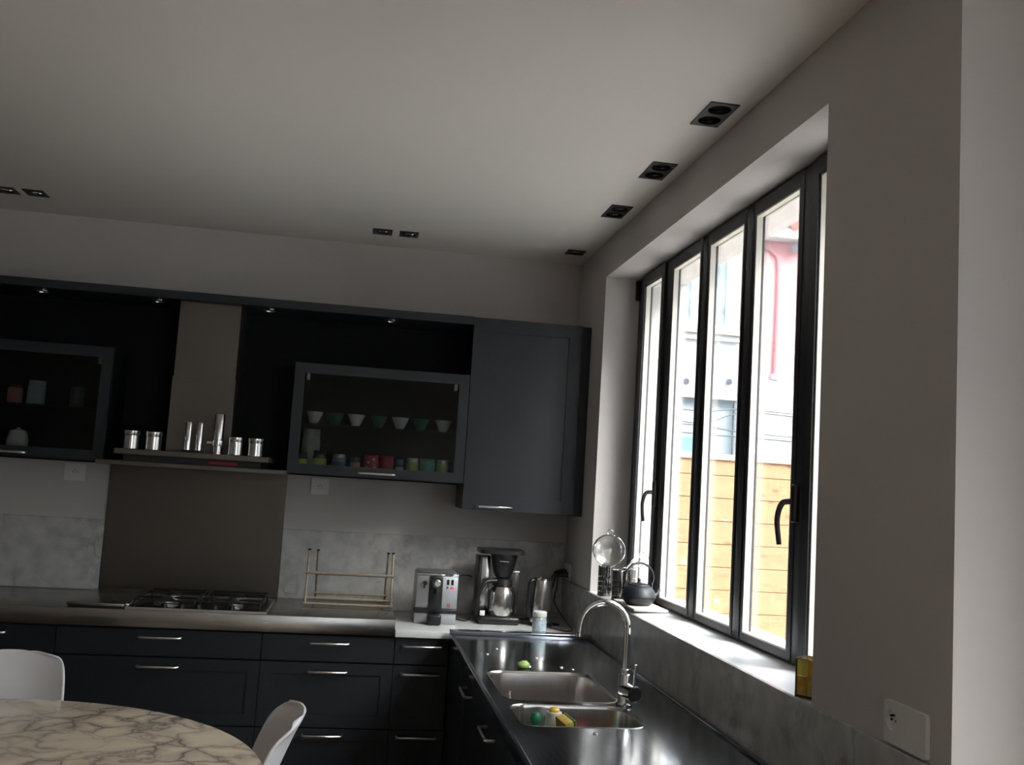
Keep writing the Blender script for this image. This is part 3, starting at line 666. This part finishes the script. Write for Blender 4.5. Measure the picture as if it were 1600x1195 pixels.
# ------------------------------------------------------------------ filter coffee maker
t = thing('filter_coffee_maker', 'black filter coffee maker with steel thermal jug', 'coffee maker', (.768, 5.03, zc))
obj('base', bx(-.105, .11, -.105, .11, 0, .042, bev=.016, seg=3), BLACK, t)
obj('rear_tower', bx(-.105, -.045, .0, .10, .042, .335, bev=.006), BRUSH, t)
obj('tower_spine', bx(-.112, -.092, -.03, .105, .04, .335, bev=.004), BLACK, t)
obj('water_tank', bx(.062, .11, .0, .10, .042, .255, bev=.008), mat('smoke_tank', (.06, .06, .06), .15), t)
obj('tank_collar', bx(.060, .112, -.002, .102, .255, .262, bev=.002), HANDLE, t)
bm = plate(rrect(-.112, .12, -.10, .11, .04, 5), [], .352, .372); obj('lid', bm, BLACK, t)
bm = B(); lathe(bm, [(.040, .235), (.056, .275), (.070, .34), (.072, .352)], 28, (.018, -.03, 0)); fl = obj('filter_holder', bm, BLACK, t)
bm = B(); tube(bm, [(-.012, -.098, .318), (.012, -.100, .318), (.035, -.098, .316)], .0018, n=6); obj('nameplate', bm, SILV, fl)
bm = B(); lathe(bm, [(.068, .0425), (.072, .047), (.074, .10), (.072, .15), (.060, .185), (.050, .192)], 36, (.018, -.03, 0)); jg = obj('thermal_jug', bm, BRUSH, t)
bm = B(); lathe(bm, [(.051, .192), (.054, .196), (.050, .225), (.03, .232), (0, .233)], 28, (.018, -.03, 0)); obj('jug_lid', bm, BLACK, jg)
bm = B(); tube(bm, [(-.02, -.06, .215), (-.07, -.08, .212), (-.095, -.085, .18), (-.112, -.085, .125)], [.012, .009], n=10, k=5); obj('jug_handle', bm, BLACK, jg)
obj('switch', bx(-.10, -.075, -.108, -.103, .045, .07, bev=.003), WHITEP, t)

# ------------------------------------------------------------------ electric kettle
t = thing('electric_kettle', 'brushed steel electric kettle with black side handle', 'kettle', (.99, 4.97, zc))
bm = B(); lathe(bm, [(.062, 0), (.064, .006), (.060, .018)], 32); obj('power_base', bm, BLACK, t)
bm = B(); lathe(bm, [(.058, .019), (.060, .022), (.057, .12), (.048, .225), (.046, .232)], 36); kb = obj('body', bm, BRUSH, t)
bm = B(); lathe(bm, [(.046, .232), (.043, .240), (.0, .243)], 28); obj('lid', bm, BLACK, kb)
bm = B(); tube(bm, [(-.04, -.012, .225), (-.058, -.02, .228), (-.070, -.024, .20), (-.072, -.024, .10), (-.062, -.018, .045)], .011, n=10, k=5); obj('handle', bm, BLACK, t)
bm = B(); tube(bm, [(-.03, -.03, .236), (-.015, -.045, .246)], .007, n=8); obj('spout_lip', bm, HANDLE, kb)

# ------------------------------------------------------------------ white capped jar
t = thing('supplement_jar', 'clear jar with white screw cap and pale blue label by the sink', 'jar', (.927, 4.672, zc))
bm = B(); lathe(bm, [(.031, 0), (.034, .004), (.034, .075), (.028, .085)], 28); obj('body', bm, mat('cloudy_jar', (.42, .46, .48), .2), t)
bm = B(); lathe(bm, [(.0345, .02), (.0345, .066)], 28, cap=False); lb_ = obj('label', bm, mat('jar_blue_label', (.50, .62, .70), .5, var=.25, vscale=70), t); lb_['label'] = 'pale blue and white wrap label'
bm = B(); lathe(bm, [(.033, .085), (.034, .087), (.034, .108), (.031, .111), (0, .111)], 28); obj('cap', bm, mat('white_cap', (.85, .85, .83), .4), t)

# ------------------------------------------------------------------ plugs and cables in the corner
pl = ['black plug in the corner on the window wall, farthest of the three', 'black plug in the corner on the window wall, middle one', 'black plug in the corner on the window wall, nearest one']
cab = [[(1.115, 5.25, 1.13), (1.09, 5.23, 1.09), (1.04, 5.2, .99), (1.0, 5.17, .90), (.96, 5.14, .885), (.91, 5.12, .884), (.881, 5.11, .884)],
       [(1.115, 5.21, 1.13), (1.09, 5.17, 1.07), (1.05, 5.12, .96), (1.02, 5.08, .89), (1.09, 4.99, .882), (1.07, 4.965, .882), (1.056, 4.96, .884)],
       [(1.115, 5.17, 1.12), (1.10, 5.12, 1.06), (1.07, 5.02, .99), (1.11, 4.90, .91), (1.13, 4.84, .883), (1.09, 4.78, .881), (1.04, 4.84, .881), (1.005, 4.90, .882)]]
cl = ['black power cable from the corner plugs to the filter coffee maker', 'black power cable from the corner plugs to behind the kettle', 'black power cable looping down in the corner right of the kettle']
t = thing('corner_outlet', 'white multi-socket plate in the corner behind the black plugs', 'socket', (XR - .0005, 5.21, 1.135))
obj('cover_plate', bx(-.010, 0, -.075, .075, -.045, .045, bev=.003), WHITEP, t)
for i, y in enumerate((5.25, 5.21, 5.17)):
    t = thing('power_plug', pl[i], 'plug', (XR - .0115, y, 1.13 if i < 2 else 1.12), 0, 'black plugs in the corner')
    bm = B(); tube(bm, [(0, 0, 0), (-.02, 0, 0), (-.05, 0, -.004)], [.017, .008], n=12, k=3); obj('body', bm, RUBBER, t)
    bm = B(); tube(bm, [(-.05, 0, -.004), (-.06, 0, -.01)], .005, n=8); obj('strain_relief', bm, RUBBER, t)
for c, l_ in zip(cab, cl):
    bm = B(); tube(bm, c, .0035, n=7, k=7); tag(obj('power_cable', bm, RUBBER), l_, 'cable', 'black power cables on the marble worktop')
bm = B(); tube(bm, [(.545, 5.08, 1.08), (.58, 5.1, 1.098), (.62, 5.1, 1.10), (.642, 5.12, 1.09)], .0035, n=7, k=7); tag(obj('power_cable', bm, RUBBER), 'black cable arching between espresso machine and coffee maker', 'cable')
bm = B(); tube(bm, [(.55, 5.05, .884), (.59, 5.0, .881), (.62, 5.02, .881), (.64, 5.08, .884)], .0035, n=7, k=7); tag(obj('power_cable', bm, RUBBER), 'black cable lying on the marble between the two coffee machines', 'cable')

# ------------------------------------------------------------------ tap
t = thing('kitchen_tap', 'chrome swan-neck mixer tap behind the near basin', 'tap', (.947, 3.235, .8763))
bm = B(); lathe(bm, [(.028, 0), (.028, .006), (.024, .009), (.022, .012), (.022, .10), (.018, .106)], 28); bd = obj('body', bm, CHROME, t)
bm = B(); pts = [(0, 0, .10), (0, 0, .16), (0, 0, .255)]
for i in range(1, 13):
    a_ = PI * i / 12 * .97; pts.append((-.082 + .082 * math.cos(a_), 0, .255 + .082 * math.sin(a_)))
pts.append((-.166, 0, .235)); tube(bm, pts, .0115, n=14); sp_ = obj('spout', bm, CHROME, t)
bm = B(); lathe(bm, [(.0135, 0), (.0135, .012)], 16, (-.167, 0, .222)); obj('aerator', bm, CHROME, sp_)
bm = B(); lathe(bm, [(.014, .10), (.015, .103), (.015, .118), (.013, .121)], 24); obj('collar', bm, CHROME, t)
bm = B(); tube(bm, [(.0, 0, .05), (.018, -.062, .05)], .026, n=24); cb_ = obj('cartridge', bm, CHROME, t)
bm = B(); tube(bm, [(.018, -.062, .05), (.0195, -.067, .05)], [.027, .022], n=24); obj('cap', bm, BLACK, cb_)
bm = B(); tube(bm, [(.016, -.055, .07), (.018, -.06, .145)], .005, n=10); obj('lever', bm, CHROME, cb_)

# ------------------------------------------------------------------ bits in and on the sink
t = thing('lime_wedge', 'squeezed green lime piece on the steel ledge behind the far basin', 'lime', (.705, 3.825, .8765), .3)
bm = B(); bmesh.ops.create_uvsphere(bm, u_segments=18, v_segments=12, radius=.024)
for v in bm.verts: v.co = Vector((v.co.x * 1.15, v.co.y * .75, max(v.co.z * .62, -.012) + .012))
obj('rind', bm, mat('lime_rind', (.22, .36, .08), .4, var=.3, vscale=30), t)
bm = B(); lathe(bm, [(.013, .0235), (.010, .0268), (0, .0275)], 16, (.004, 0, 0)); obj('flesh', bm, mat('lime_flesh', (.55, .60, .28), .5), t)
ZB = .8450 - .110 + .001; ZF = .8450 - .168 + .001
t = thing('dish_brush', 'green bulb-topped dish brush standing in the near basin', 'brush', (.617, 3.085, ZB + .002))
bm = B(); lathe(bm, [(.030, 0), (.036, .01), (.036, .05), (.03, .058)], 20); obj('bristles', bm, mat('pale_bristles', (.55, .6, .56), .8), t)
bm = B(); lathe(bm, [(.028, .058), (.034, .066), (.030, .085), (.014, .097), (.010, .106), (.018, .118), (.019, .13), (.012, .142), (0, .145)], 24); obj('grip', bm, mat('green_plastic', (.01, .16, .07), .3), t)
t = thing('yellow_capped_bottle', 'small white bottle with a yellow top in the near basin', 'bottle', (.680, 3.10, ZB), 0)
bm = B(); lathe(bm, [(.020, 0), (.022, .004), (.022, .09), (.03, .10), (.024, .145)], 24); obj('body', bm, mat('white_bottle', (.72, .72, .66), .4), t)
bm = B(); lathe(bm, [(.016, .145), (.017, .152), (.012, .158), (0, .160)], 20); obj('top', bm, mat('yellow_cap', (.75, .48, .06), .4), t)
t = thing('sponge', 'yellow and green scouring sponge leaning in the near basin', 'sponge', (.730, 3.05, ZB + .003))
MM = Euler((math.radians(8), math.radians(-14), .25)).to_matrix().to_4x4()
obj('foam', bx(-.022, .010, -.035, .035, 0.012, .148, bev=.005, M=MM), mat('yellow_foam', (.50, .36, .08), .9, bump=.4, bscale=300), t)
obj('scourer', bx(.0105, .018, -.035, .035, 0.012, .148, bev=.002, M=MM), mat('green_scourer', (.08, .17, .07), .95), t)
t = thing('cloth', 'crumpled pink cloth at the bottom of the near basin', 'cloth', (.815, 3.05, ZB))
bm = B(); bmesh.ops.create_icosphere(bm, subdivisions=3, radius=.042)
for v in bm.verts:
    k = 1 + .25 * math.sin(v.co.x * 130) * math.cos(v.co.y * 110 + 1) + .1 * math.sin(v.co.z * 200)
    v.co = Vector((v.co.x * k * .9, v.co.y * k * .8, max(v.co.z * k, -.03) * .9 + .028))
obj('fabric', bm, mat('pink_cloth', (.62, .12, .16), .8), t)
t = thing('spoon', 'steel spoon resting on the divider between the basins', 'spoon', (.612, 3.37, ZF + .003))
bm = B(); tube(bm, [(-.035, -.02, .205), (-.01, .03, .11), (.02, .10, .012)], [.004, .003], n=8, k=4)
obj('handle', bm, CHROME, t)
bm = B(); bmesh.ops.create_uvsphere(bm, u_segments=14, v_segments=8, radius=.02)
for v in bm.verts: v.co = Vector((v.co.x * .75 + .026, v.co.y * 1.3 + .122, v.co.z * .3 + .008))
obj('bowl', bm, CHROME, t)
drops = [(.60, 4.10, .007, 'big water drop on the steel, leftmost one behind the far basin'), (.66, 4.24, .006, 'water drop on the steel far behind the lime piece'),
         (.735, 3.86, .009, 'glistening water drop just right of the lime piece'), (.80, 4.05, .007, 'water drop behind the far basin, midway to the window'),
         (.865, 3.86, .008, 'larger of two water drops behind the right half of the far basin'), (.905, 3.83, .006, 'smaller water drop at the far right corner of the far basin'),
         (.755, 2.86, .008, 'water drop on the steel in front of the near basin')]
for x, y, r, lb in drops:
    bm = B(); lathe(bm, [(r, 0), (r * .8, r * .35), (0, r * .5)], 10, (0, 0, 0))
    q = obj('water_drop', bm, mat('water_drop_gloss', (.5, .52, .55), .05, metal=.4), loc=(x, y, .8763)); tag(q, lb, 'water drop', 'water drops on the sink counter')

# ------------------------------------------------------------------ things on the window sill
def zs(x): return 1.0885 + (x - 1.1778) / .1972 * .0115 + .0004
def cyl(x, y, label, r=.033, hh=.128):
    t = thing('utensil_holder', label, 'utensil holder', (x, y, zs(x) + .0015), 0, 'perforated steel utensil holders on the sill')
    # perforated wall: a grid with small square holes left out
    bm = B(); n = 32; rows = 17; vs = {}
    for j in range(rows + 1):
        for i in range(n): vs[i, j] = bm.verts.new((r * math.cos(2 * PI * i / n), r * math.sin(2 * PI * i / n), hh * j / rows))
    for j in range(rows):
        for i in range(n):
            if 2 <= j <= 13 and (j % 3) == 2 and (i + (j // 3)) % 2 == 0: continue
            bm.faces.new((vs[i, j], vs[(i + 1) % n, j], vs[(i + 1) % n, j + 1], vs[i, j + 1]))
    bm.faces.new([vs[i, 0] for i in range(n)])
    obj('perforated_wall', bm, mat('dark_chrome', (.30, .29, .28), .18, metal=1), t)
    bm = B(); lathe(bm, [(r, hh), (r + .002, hh + .001), (r + .002, hh + .005), (r, hh + .006), (r - .001, hh + .002)], 32, cap=False); obj('rim', bm, CHROME, t)
    return t
cyl(1.203, 4.53, 'perforated steel utensil holder, left one in the window corner', .032, .132)
cyl(1.222, 4.34, 'perforated steel utensil holder beside the teapot', .034, .132)
cyl(1.302, 4.46, 'perforated steel utensil holder by the frame, behind the teapot handle', .032, .128)
# sieve standing in the first holder
t = thing('sieve', 'round fine-mesh steel sieve standing upright in the left utensil holder', 'sieve', (1.203, 4.50, zs(1.203) + .012))
rz = math.radians(-12)
def sv(p):  # disc facing the camera
    v = Vector(p); v.rotate(Euler((math.radians(12), 0, rz))); return v + Vector((.0, -.02, .205))
bm = B(); tube(bm, [sv((.074 * math.cos(2 * PI * i / 40), 0, .074 * math.sin(2 * PI * i / 40))) for i in range(40)], .0042, n=8, closed=True); ri = obj('rim', bm, CHROME, t)
bm = B(); tube(bm, [sv((.014 * math.cos(2 * PI * i / 16), 0, .088 + .011 * math.sin(2 * PI * i / 16))) for i in range(16)], .002, n=6, closed=True); obj('hook', bm, CHROME, ri)
bm = B(); rings = []
for j in range(9):
    a_ = PI / 2 * j / 8; rr = .072 * math.cos(a_); dd = .042 * math.sin(a_)
    rings.append([bm.verts.new(sv((rr * math.cos(2 * PI * i / 32), dd, rr * math.sin(2 * PI * i / 32)))) for i in range(32)] if j < 8 else None)
for a_, b__ in zip(rings[:7], rings[1:8]):
    for i in range(32): bm.faces.new((a_[i], a_[(i + 1) % 32], b__[(i + 1) % 32], b__[i]))
bm.faces.new(rings[7])
MESHM = pane_mat('wire_mesh', (.62, .62, .60), 1.6)
nt = MESHM.node_tree; tc = nt.nodes.new('ShaderNodeTexCoord'); ck = nt.nodes.new('ShaderNodeTexChecker'); ck.inputs['Scale'].default_value = 700; nt.links.new(tc.outputs['Object'], ck.inputs[0])
mx_ = [n for n in nt.nodes if n.type == 'MIX_SHADER'][0]; [n for n in nt.nodes if n.type == 'BSDF_GLOSSY'][0].inputs['Roughness'].default_value = .3
mr_ = nt.nodes.new('ShaderNodeMapRange'); mr_.inputs['To Min'].default_value = .12; mr_.inputs['To Max'].default_value = .75; nt.links.new(ck.outputs['Fac'], mr_.inputs['Value']); nt.links.new(mr_.outputs[0], mx_.inputs[0])
obj('mesh_bowl', bm, MESHM, t)
bm = B(); tube(bm, [sv((0, 0, -.074)), (0, 0, .10), (0, .012, 0.0)], .004, n=8); obj('handle', bm, CHROME, t)
# whisk
t = thing('whisk', 'balloon whisk of steel wire leaning out of the holder behind the teapot', 'whisk', (1.222, 4.33, zs(1.222) + .004))
d0 = Vector((.004, .0, .0)); d1 = Vector((.024, -.006, .14)); ax = Vector((.085, .004, .06)).normalized()
bm = B(); tube(bm, [d0, d1], .0055, n=8); obj('handle', bm, CHROME, t)
s1 = ax.cross(Vector((0, 1, 0))).normalized(); s2 = ax.cross(s1).normalized()
bm = B()
for k in range(5):
    sd = math.cos(PI * k / 5) * s1 + math.sin(PI * k / 5) * s2
    loop = [d1 + ax * (.125 * (1 - math.cos(u)) / 2 * (1)) + sd * (.026 * math.sin(u) * (.35 + .65 * (1 - math.cos(u)) / 2) * 1.3) for u in [PI * i / 10 for i in range(11)]]
    loop2 = [d1 + ax * (.125 * (1 - math.cos(u)) / 2) - sd * (.026 * math.sin(u) * (.35 + .65 * (1 - math.cos(u)) / 2) * 1.3) for u in [PI * i / 10 for i in range(11)]]
    tube(bm, loop, .0012, n=5); tube(bm, loop2, .0012, n=5)
obj('wires', bm, CHROME, t)
# pale flat shape on a stem, seen through the sieve
t = thing('pale_flat_shape', 'pale flat shape standing behind the sieve', 'utensil', (1.205, 4.54, zs(1.205) + .006))
bm = B(); v = [(-.012, 0, .14), (.014, 0, .135), (.028, 0, .215), (-.026, 0, .205)]
bm = plate([(p[0], p[2]) for p in v], [], 0, .002, MXZ); bl = obj('blade', bm, mat('ivory_plastic', (.72, .70, .62), .4), t)
bm = B(); tube(bm, [(0, .001, .14), (0, .004, 0)], .005, n=8); obj('handle', bm, WHITEP, t)
# trivet and teapot
bm = B(); box(bm, -.072, .078, -.165, .165, 0, .010, bev=.003)
tag(obj('serving_board', bm, mat('cream_stone_board', (.74, .70, .64), .45), loc=(1.248, 4.10, 1.0985)), 'thin cream stone board on the sill under the teapot', 'board')
zt_ = 1.0985 + .0102
t = thing('cast_iron_teapot', 'black cast-iron teapot with hoop handle on the window sill', 'teapot', (1.238, 4.085, zt_))
bm = B(); lathe(bm, [(.045, 0), (.052, .003), (.066, .018), (.0735, .032), (.0745, .036), (.0735, .040), (.068, .060), (.055, .078), (.040, .085)], 40); obj('body', bm, IRON, t)
bm = B(); lathe(bm, [(.046, .083), (.044, .087), (.030, .092), (.008, .095), (.006, .100), (.0085, .106), (.006, .112), (0, .113)], 32); ld = obj('lid', bm, IRON, t)
bm = B(); tube(bm, [(.062, .015, .035), (.085, .02, .045), (.098, .024, .07)], [.014, .008], n=10, k=4); obj('spout', bm, IRON, t)
bm = B(); hp = []
for i in range(19):
    a_ = math.radians(-22) + math.radians(224) * i / 18
    hp.append((.068 * math.cos(a_), .016 * math.cos(a_), .115 + .062 * math.sin(a_)))
tube(bm, hp, .0048, n=8); obj('handle', bm, IRON, t)
bm = B()
for s_ in (-1, 1): box(bm, s_ * .057 - .004, s_ * .057 + .004, -.006, .006, .068, .095, bev=.002)
obj('handle_lug', bm, IRON, t)
# mosaic candle holder
t = thing('candle_holder', 'square yellow and amber glass candle holder at the near end of the sill', 'candle holder', (1.212, 2.418, zs(1.212) + .001), math.radians(38))
AM = mat('amber_glass', (.80, .45, .08), .2, var=.35, vscale=55); YE = mat('yellow_glass', (.95, .80, .20), .2, var=.2, vscale=60)
r_ = .031; hh = .098
obj('base', bx(-r_, r_, -r_, r_, 0, .006), mat('lead_came', (.10, .09, .07), .4, metal=.7), t, sm=0)
for s_ in ((-1, -1), (1, -1), (1, 1), (-1, 1)):
    obj('corner_post', bx(s_[0] * r_ - .002, s_[0] * r_ + .002, s_[1] * r_ - .002, s_[1] * r_ + .002, 0, hh, bev=.0008, seg=1), mat('lead_came', (0, 0, 0)), t, sm=0)
for q_ in (AM, YE): q_.node_tree.nodes['Principled BSDF'].inputs['Transmission Weight'].default_value = .6; q_.node_tree.nodes['Principled BSDF'].inputs['Roughness'].default_value = .35
for k in range(4):
    R4 = Matrix.Rotation(k * PI / 2, 4, 'Z')
    cells = [(-r_ + .003, .0, .007, .055, AM), (.001, r_ - .003, .007, .048, YE), (-r_ + .003, .0, .056, hh, YE), (.001, r_ - .003, .049, hh, AM if k % 2 else YE)]
    for x0, x1, z0, z1, m_ in cells:
        obj('glass_tile', bx(x0, x1, -r_ - .0012, -r_ + .0012, z0, z1 - .001, bev=.0006, seg=1, M=R4), m_, t, sm=0)
bm = plate(rect(-r_ - .003, r_ + .003, -r_ - .003, r_ + .003), [rect(-r_ + .003, r_ - .003, -r_ + .003, r_ - .003)], hh - .001, hh + .001); obj('top_rim', bm, mat('lead_came', (0, 0, 0)), t, sm=0)
bm = B(); lathe(bm, [(.019, .0065), (.019, .06), (.0, .06)], 20); obj('candle', bm, mat('ivory_wax', (.80, .74, .50), .5), t)

# ------------------------------------------------------------------ table and chairs
t = thing('round_table', 'round cream marble table with grey veins at bottom left', 'table', (-1.09, 2.797, 0))
bm = B(); lathe(bm, [(.885, .722), (.900, .726), (.906, .734), (.903, .7395), (.898, .7405), (0, .7405)], 128); 
tt = obj('tabletop', bm, TABM, t, sm=30)
bm = B(); lathe(bm, [(.33, 0), (.32, .008), (.15, .03), (.06, .10), (.042, .30), (.05, .55), (.11, .69), (.16, .7215)], 48); obj('pedestal', bm, WHITEP, t)
def make_chair(label, loc, rz):
    """seat faces -y locally; origin on the floor under the backrest top"""
    t = thing('shell_chair', label, 'chair', loc, rz, 'white plastic shell chairs round the table')
    prof = [(-.45, .40, .16), (-.43, .425, .19), (-.36, .435, .215), (-.26, .425, .232), (-.19, .43, .238), (-.145, .465, .24), (-.12, .53, .238), (-.09, .62, .234), (-.055, .71, .226), (-.028, .775, .214), (-.012, .812, .198), (-.004, .826, .180), (.0, .832, .14)]
    bm = B(); nx = 16; rows = []
    for i, (y, z, hw) in enumerate(prof):
        row = []
        for j in range(nx + 1):
            u = -1 + 2 * j / nx
            back = max(0, min(1, (z - .44) / .12)); e = abs(u) ** 2.4
            row.append(bm.verts.new((u * hw, y - .070 * e * back * (1 if z < .8 else .6), z + .05 * e * (1 - back) - (.010 * e if z > .8 else 0))))
        rows.append(row)
    for a_, b__ in zip(rows, rows[1:]):
        for j in range(nx): bm.faces.new((a_[j], a_[j + 1], b__[j + 1], b__[j]))
    s_ = obj('shell', bm, SHELL, t, sm=180)
    m1 = s_.modifiers.new('sub', 'SUBSURF'); m1.levels = 2; m1.render_levels = 2
    m2 = s_.modifiers.new('thick', 'SOLIDIFY'); m2.thickness = .009; m2.offset = 0
    wood = mat('beech_leg', (.50, .33, .18), .5)
    for x, y in ((-.2, -.42), (.2, -.42), (-.2, -.04), (.2, -.04)):
        bm = B(); tube(bm, [(x * .55, -.22 + (y + .22) * .55, .415), (x * 1.1, -.22 + (y + .22) * 1.15, .0)], [.014, .010], n=12); obj('leg', bm, wood, t)
    bm = B(); 
    for a_, b__ in (((-.17, -.37, .2), (.17, -.07, .2)), ((.17, -.37, .2), (-.17, -.07, .2))): tube(bm, [a_, (0, -.22, .30), b__], .004, n=6)
    obj('brace', bm, BLACKM, t)
    return t
make_chair('white shell chair behind the marble table, cut by the left edge', (-1.262, 4.10, 0), math.radians(2))
make_chair('white shell chair seen side-on at the right edge of the marble table', (-.105, 3.27, 0), math.radians(-85))

# ------------------------------------------------------------------ outside: terrace, fence, neighbours
structure(obj('terrace_floor', bx(1.60, 4.2, -10, 7.2, -.25, -.05), TERR, sm=0))
DARKGND = mat('bounce_cutting_dark', (.10, .10, .10), .9, var=.2)  # dark unseen ground, added to cut bounce onto the far ceiling
structure(obj('unseen_ground', bx(4.2, 14, -10, 30, -.25, -.06), DARKGND, sm=0)); structure(obj('unseen_ground', bx(1.6, 4.2, 7.2, 30, -.25, -.06), DARKGND, sm=0))
structure(obj('garden_ground', bx(-10, 1.6, -16, -3.6, -.25, -.05), mat('garden_ground_grey', (.14, .14, .13), .95, var=.3), sm=0))
structure(obj('sky_blocking_wall', bx(8.5, 8.8, -10, 11.7, -.05, 5.2), mat('sky_blocker_grey', (.26, .25, .24), .9, var=.1), sm=0))  # unseen wall added to block low sky and darken the room's left side
structure(obj('unseen_ground', bx(-12, 1.6, 5.6, 30, -.25, -.05), TERR, sm=0))
t = thing('board_fence', 'pale pine fence of horizontal knotty boards outside the window', 'fence', (1.75, 7.0, -.05))
p_ = .171; z = 1.905 + .05 - .045; k = 0
seams = [1.79, 1.571, 1.398, 1.227, 1.057, .889, .720, .551, .382, .213, .044]
zz = [1.805, 1.735] if False else None
tops = [1.86, 1.742, 1.571, 1.398, 1.227, 1.057, .889, .720, .551, .382, .213, .044]
for i in range(len(tops) - 1):
    z1, z0 = tops[i] + .05, tops[i + 1] + .05
    bm = bx(.0, 3.9, 0, .022, z0 + .004, z1 - .001, bev=.002, seg=1); box(bm, 0, 3.9, .010, .016, z0 - .004, z0 + .0045)
    obj('board', bm, PINE, t, sm=0)
for x in (.02, 1.3, 2.6, 3.85): obj('post', bx(x - .035, x + .035, .023, .09, 0, 1.88), PINECAP, t, sm=0)
obj('cap_rail', bx(-.02, 3.92, -.02, .10, 1.912, 1.955, bev=.003), PINECAP, t, sm=0)
# neighbouring houses
def hbx(o_, *a_, **k_): return bx(a_[0] - o_[0], a_[1] - o_[0], a_[2] - o_[1], a_[3] - o_[1], a_[4] - o_[2], a_[5] - o_[2], **k_)
O = (3.5, 12, -.05)
t = thing('white_house', 'white rendered house with a tall window behind the fence', 'building', O)
obj('wall', plate([(x - O[0], z_ - O[2]) for x, z_ in rect(1.8, 4.84, 2.84, 6.4)], [[(x - O[0], z_ - O[2]) for x, z_ in rect(3.95, 4.80, 3.78, 5.25)]], 0, .3, MXZ), RENDERW, t, sm=0)
obj('lower_wall', hbx(O, 1.8, 4.84, 12.12, 12.4, -.05, 2.84), mat('blue_grey_render', (.26, .30, .32), .85), t, sm=0)
f_ = obj('window', plate([(x - O[0], z_ - O[2]) for x, z_ in rect(3.95, 4.80, 3.78, 5.25)], [[(x - O[0], z_ - O[2]) for x, z_ in rect(4.0, 4.19, 3.86, 5.2)], [(x - O[0], z_ - O[2]) for x, z_ in rect(4.36, 4.68, 3.83, 5.2)]], .08, .14, MXZ), WHITEP, t, sm=0)
wg = mat('neighbour_window_glass', (.15, .19, .21), .12, var=.4, vscale=6)
obj('pane', hbx(O, 4.0, 4.19, 12.11, 12.115, 3.86, 5.2), wg, f_, sm=0); obj('pane', hbx(O, 4.36, 4.68, 12.11, 12.115, 3.83, 5.2), wg, f_, sm=0)
obj('window_ledge', hbx(O, 3.8, 4.845, 11.88, 12.0, 3.67, 3.74, bev=.01), GREYW, t, sm=0)
obj('ledge_moulding', hbx(O, 3.9, 4.84, 11.93, 12.0, 3.60, 3.67), RENDERW, t, sm=0)
obj('shutter', hbx(O, 3.9, 4.30, 12.05, 12.12, 2.08, 2.32), mat('turquoise_paint', (.14, .36, .34), .6), t, sm=0)
O2 = (6.5, 12, -.05)
t = thing('pink_house', 'pink rendered house with white eaves and red roof tiles, behind the fence', 'building', O2)
obj('wall', hbx(O2, 4.862, 8.6, 12.0, 12.3, 3.14, 5.02), RENDERP, t, sm=0)
obj('lower_wall', hbx(O2, 4.862, 8.6, 11.95, 12.3, -.05, 3.139), RENDERW, t, sm=0)
obj('eaves', hbx(O2, 4.9, 8.7, 11.78, 12.3, 5.02, 5.16, bev=.01), RENDERW, t, sm=0)
rm_ = mat('terracotta_tile', (.26, .10, .08), .8, var=.2, vscale=9)
for i in range(22):
    bm = B(); x = 4.95 + i * .17 - O2[0]
    tube(bm, [(x, 11.72 - 12, 5.19 + .05), (x, 12.5 - 12, 5.50 + .05)], .075, n=8); obj('tile', bm, rm_, t)
bm = B(); tube(bm, [(5.0 - 6.5, -.03, 4.93), (5.15 - 6.5, -.03, 4.95), (5.28 - 6.5, -.03, 4.88), (5.335 - 6.5, -.03, 4.74), (5.34 - 6.5, -.03, 4.0), (5.326 - 6.5, -.03, 3.2)], .018, n=8, k=6); obj('drain_pipe', bm, mat('dark_pink_pipe', (.28, .11, .12), .6), t)
obj('pipe_bracket', bx(5.28 - 6.5, 5.38 - 6.5, -.08, 0, 3.19, 3.27, bev=.01), mat('grey_bracket', (.3, .3, .32), .6), t)
def hlamp(x, z_, r, label, y=12.0):
    t = thing('wall_lamp', label, 'lamp', (x, y, z_), 0, 'small fittings on the houses outside')
    bm = B(); tube(bm, [(0, 0, 0), (-.02, -.05, .01)], r * .7, n=12); obj('bracket', bm, WHITEP, t)
    bm = B(); tube(bm, [(-.02, -.05, .01), (-.05, -.14, -.01)], [r * .8, r], n=14); obj('head', bm, mat('dark_lamp_glass', (.08, .09, .11), .3), t)
hlamp(5.58, 4.93, .055, 'round security lamp high on the pink house wall')
hlamp(4.14, 3.03, .045, 'small dark fitting on the white house below the ledge, left one')
hlamp(4.72, 3.07, .045, 'small dark fitting on the white house below the ledge, right one')
for i, (z0, z1, z2, lb) in enumerate(((2.70, 2.66, 2.70, 'uppermost cable strung across the white house'), (2.60, 2.50, 2.66, 'sagging cable strung across the white house, second from the top'),
                                (2.48, 2.47, 2.40, 'cable strung across the white house, third from the top'), (2.40, 2.36, 2.34, 'lowest cable strung across the white house'))):
    bm = B(); tube(bm, [(3.4, 11.9, z0 - z2), (4.3, 11.9, z1 - z2), (4.9, 11.9, z2 - z2 + .02), (5.8, 11.9, .0)], .009, n=6, k=6)
    tag(obj('overhead_cable', bm, mat('grey_cable', (.08, .085, .09), .6), loc=(0, 0, z2)), lb, 'cable', 'cables on the neighbouring houses')
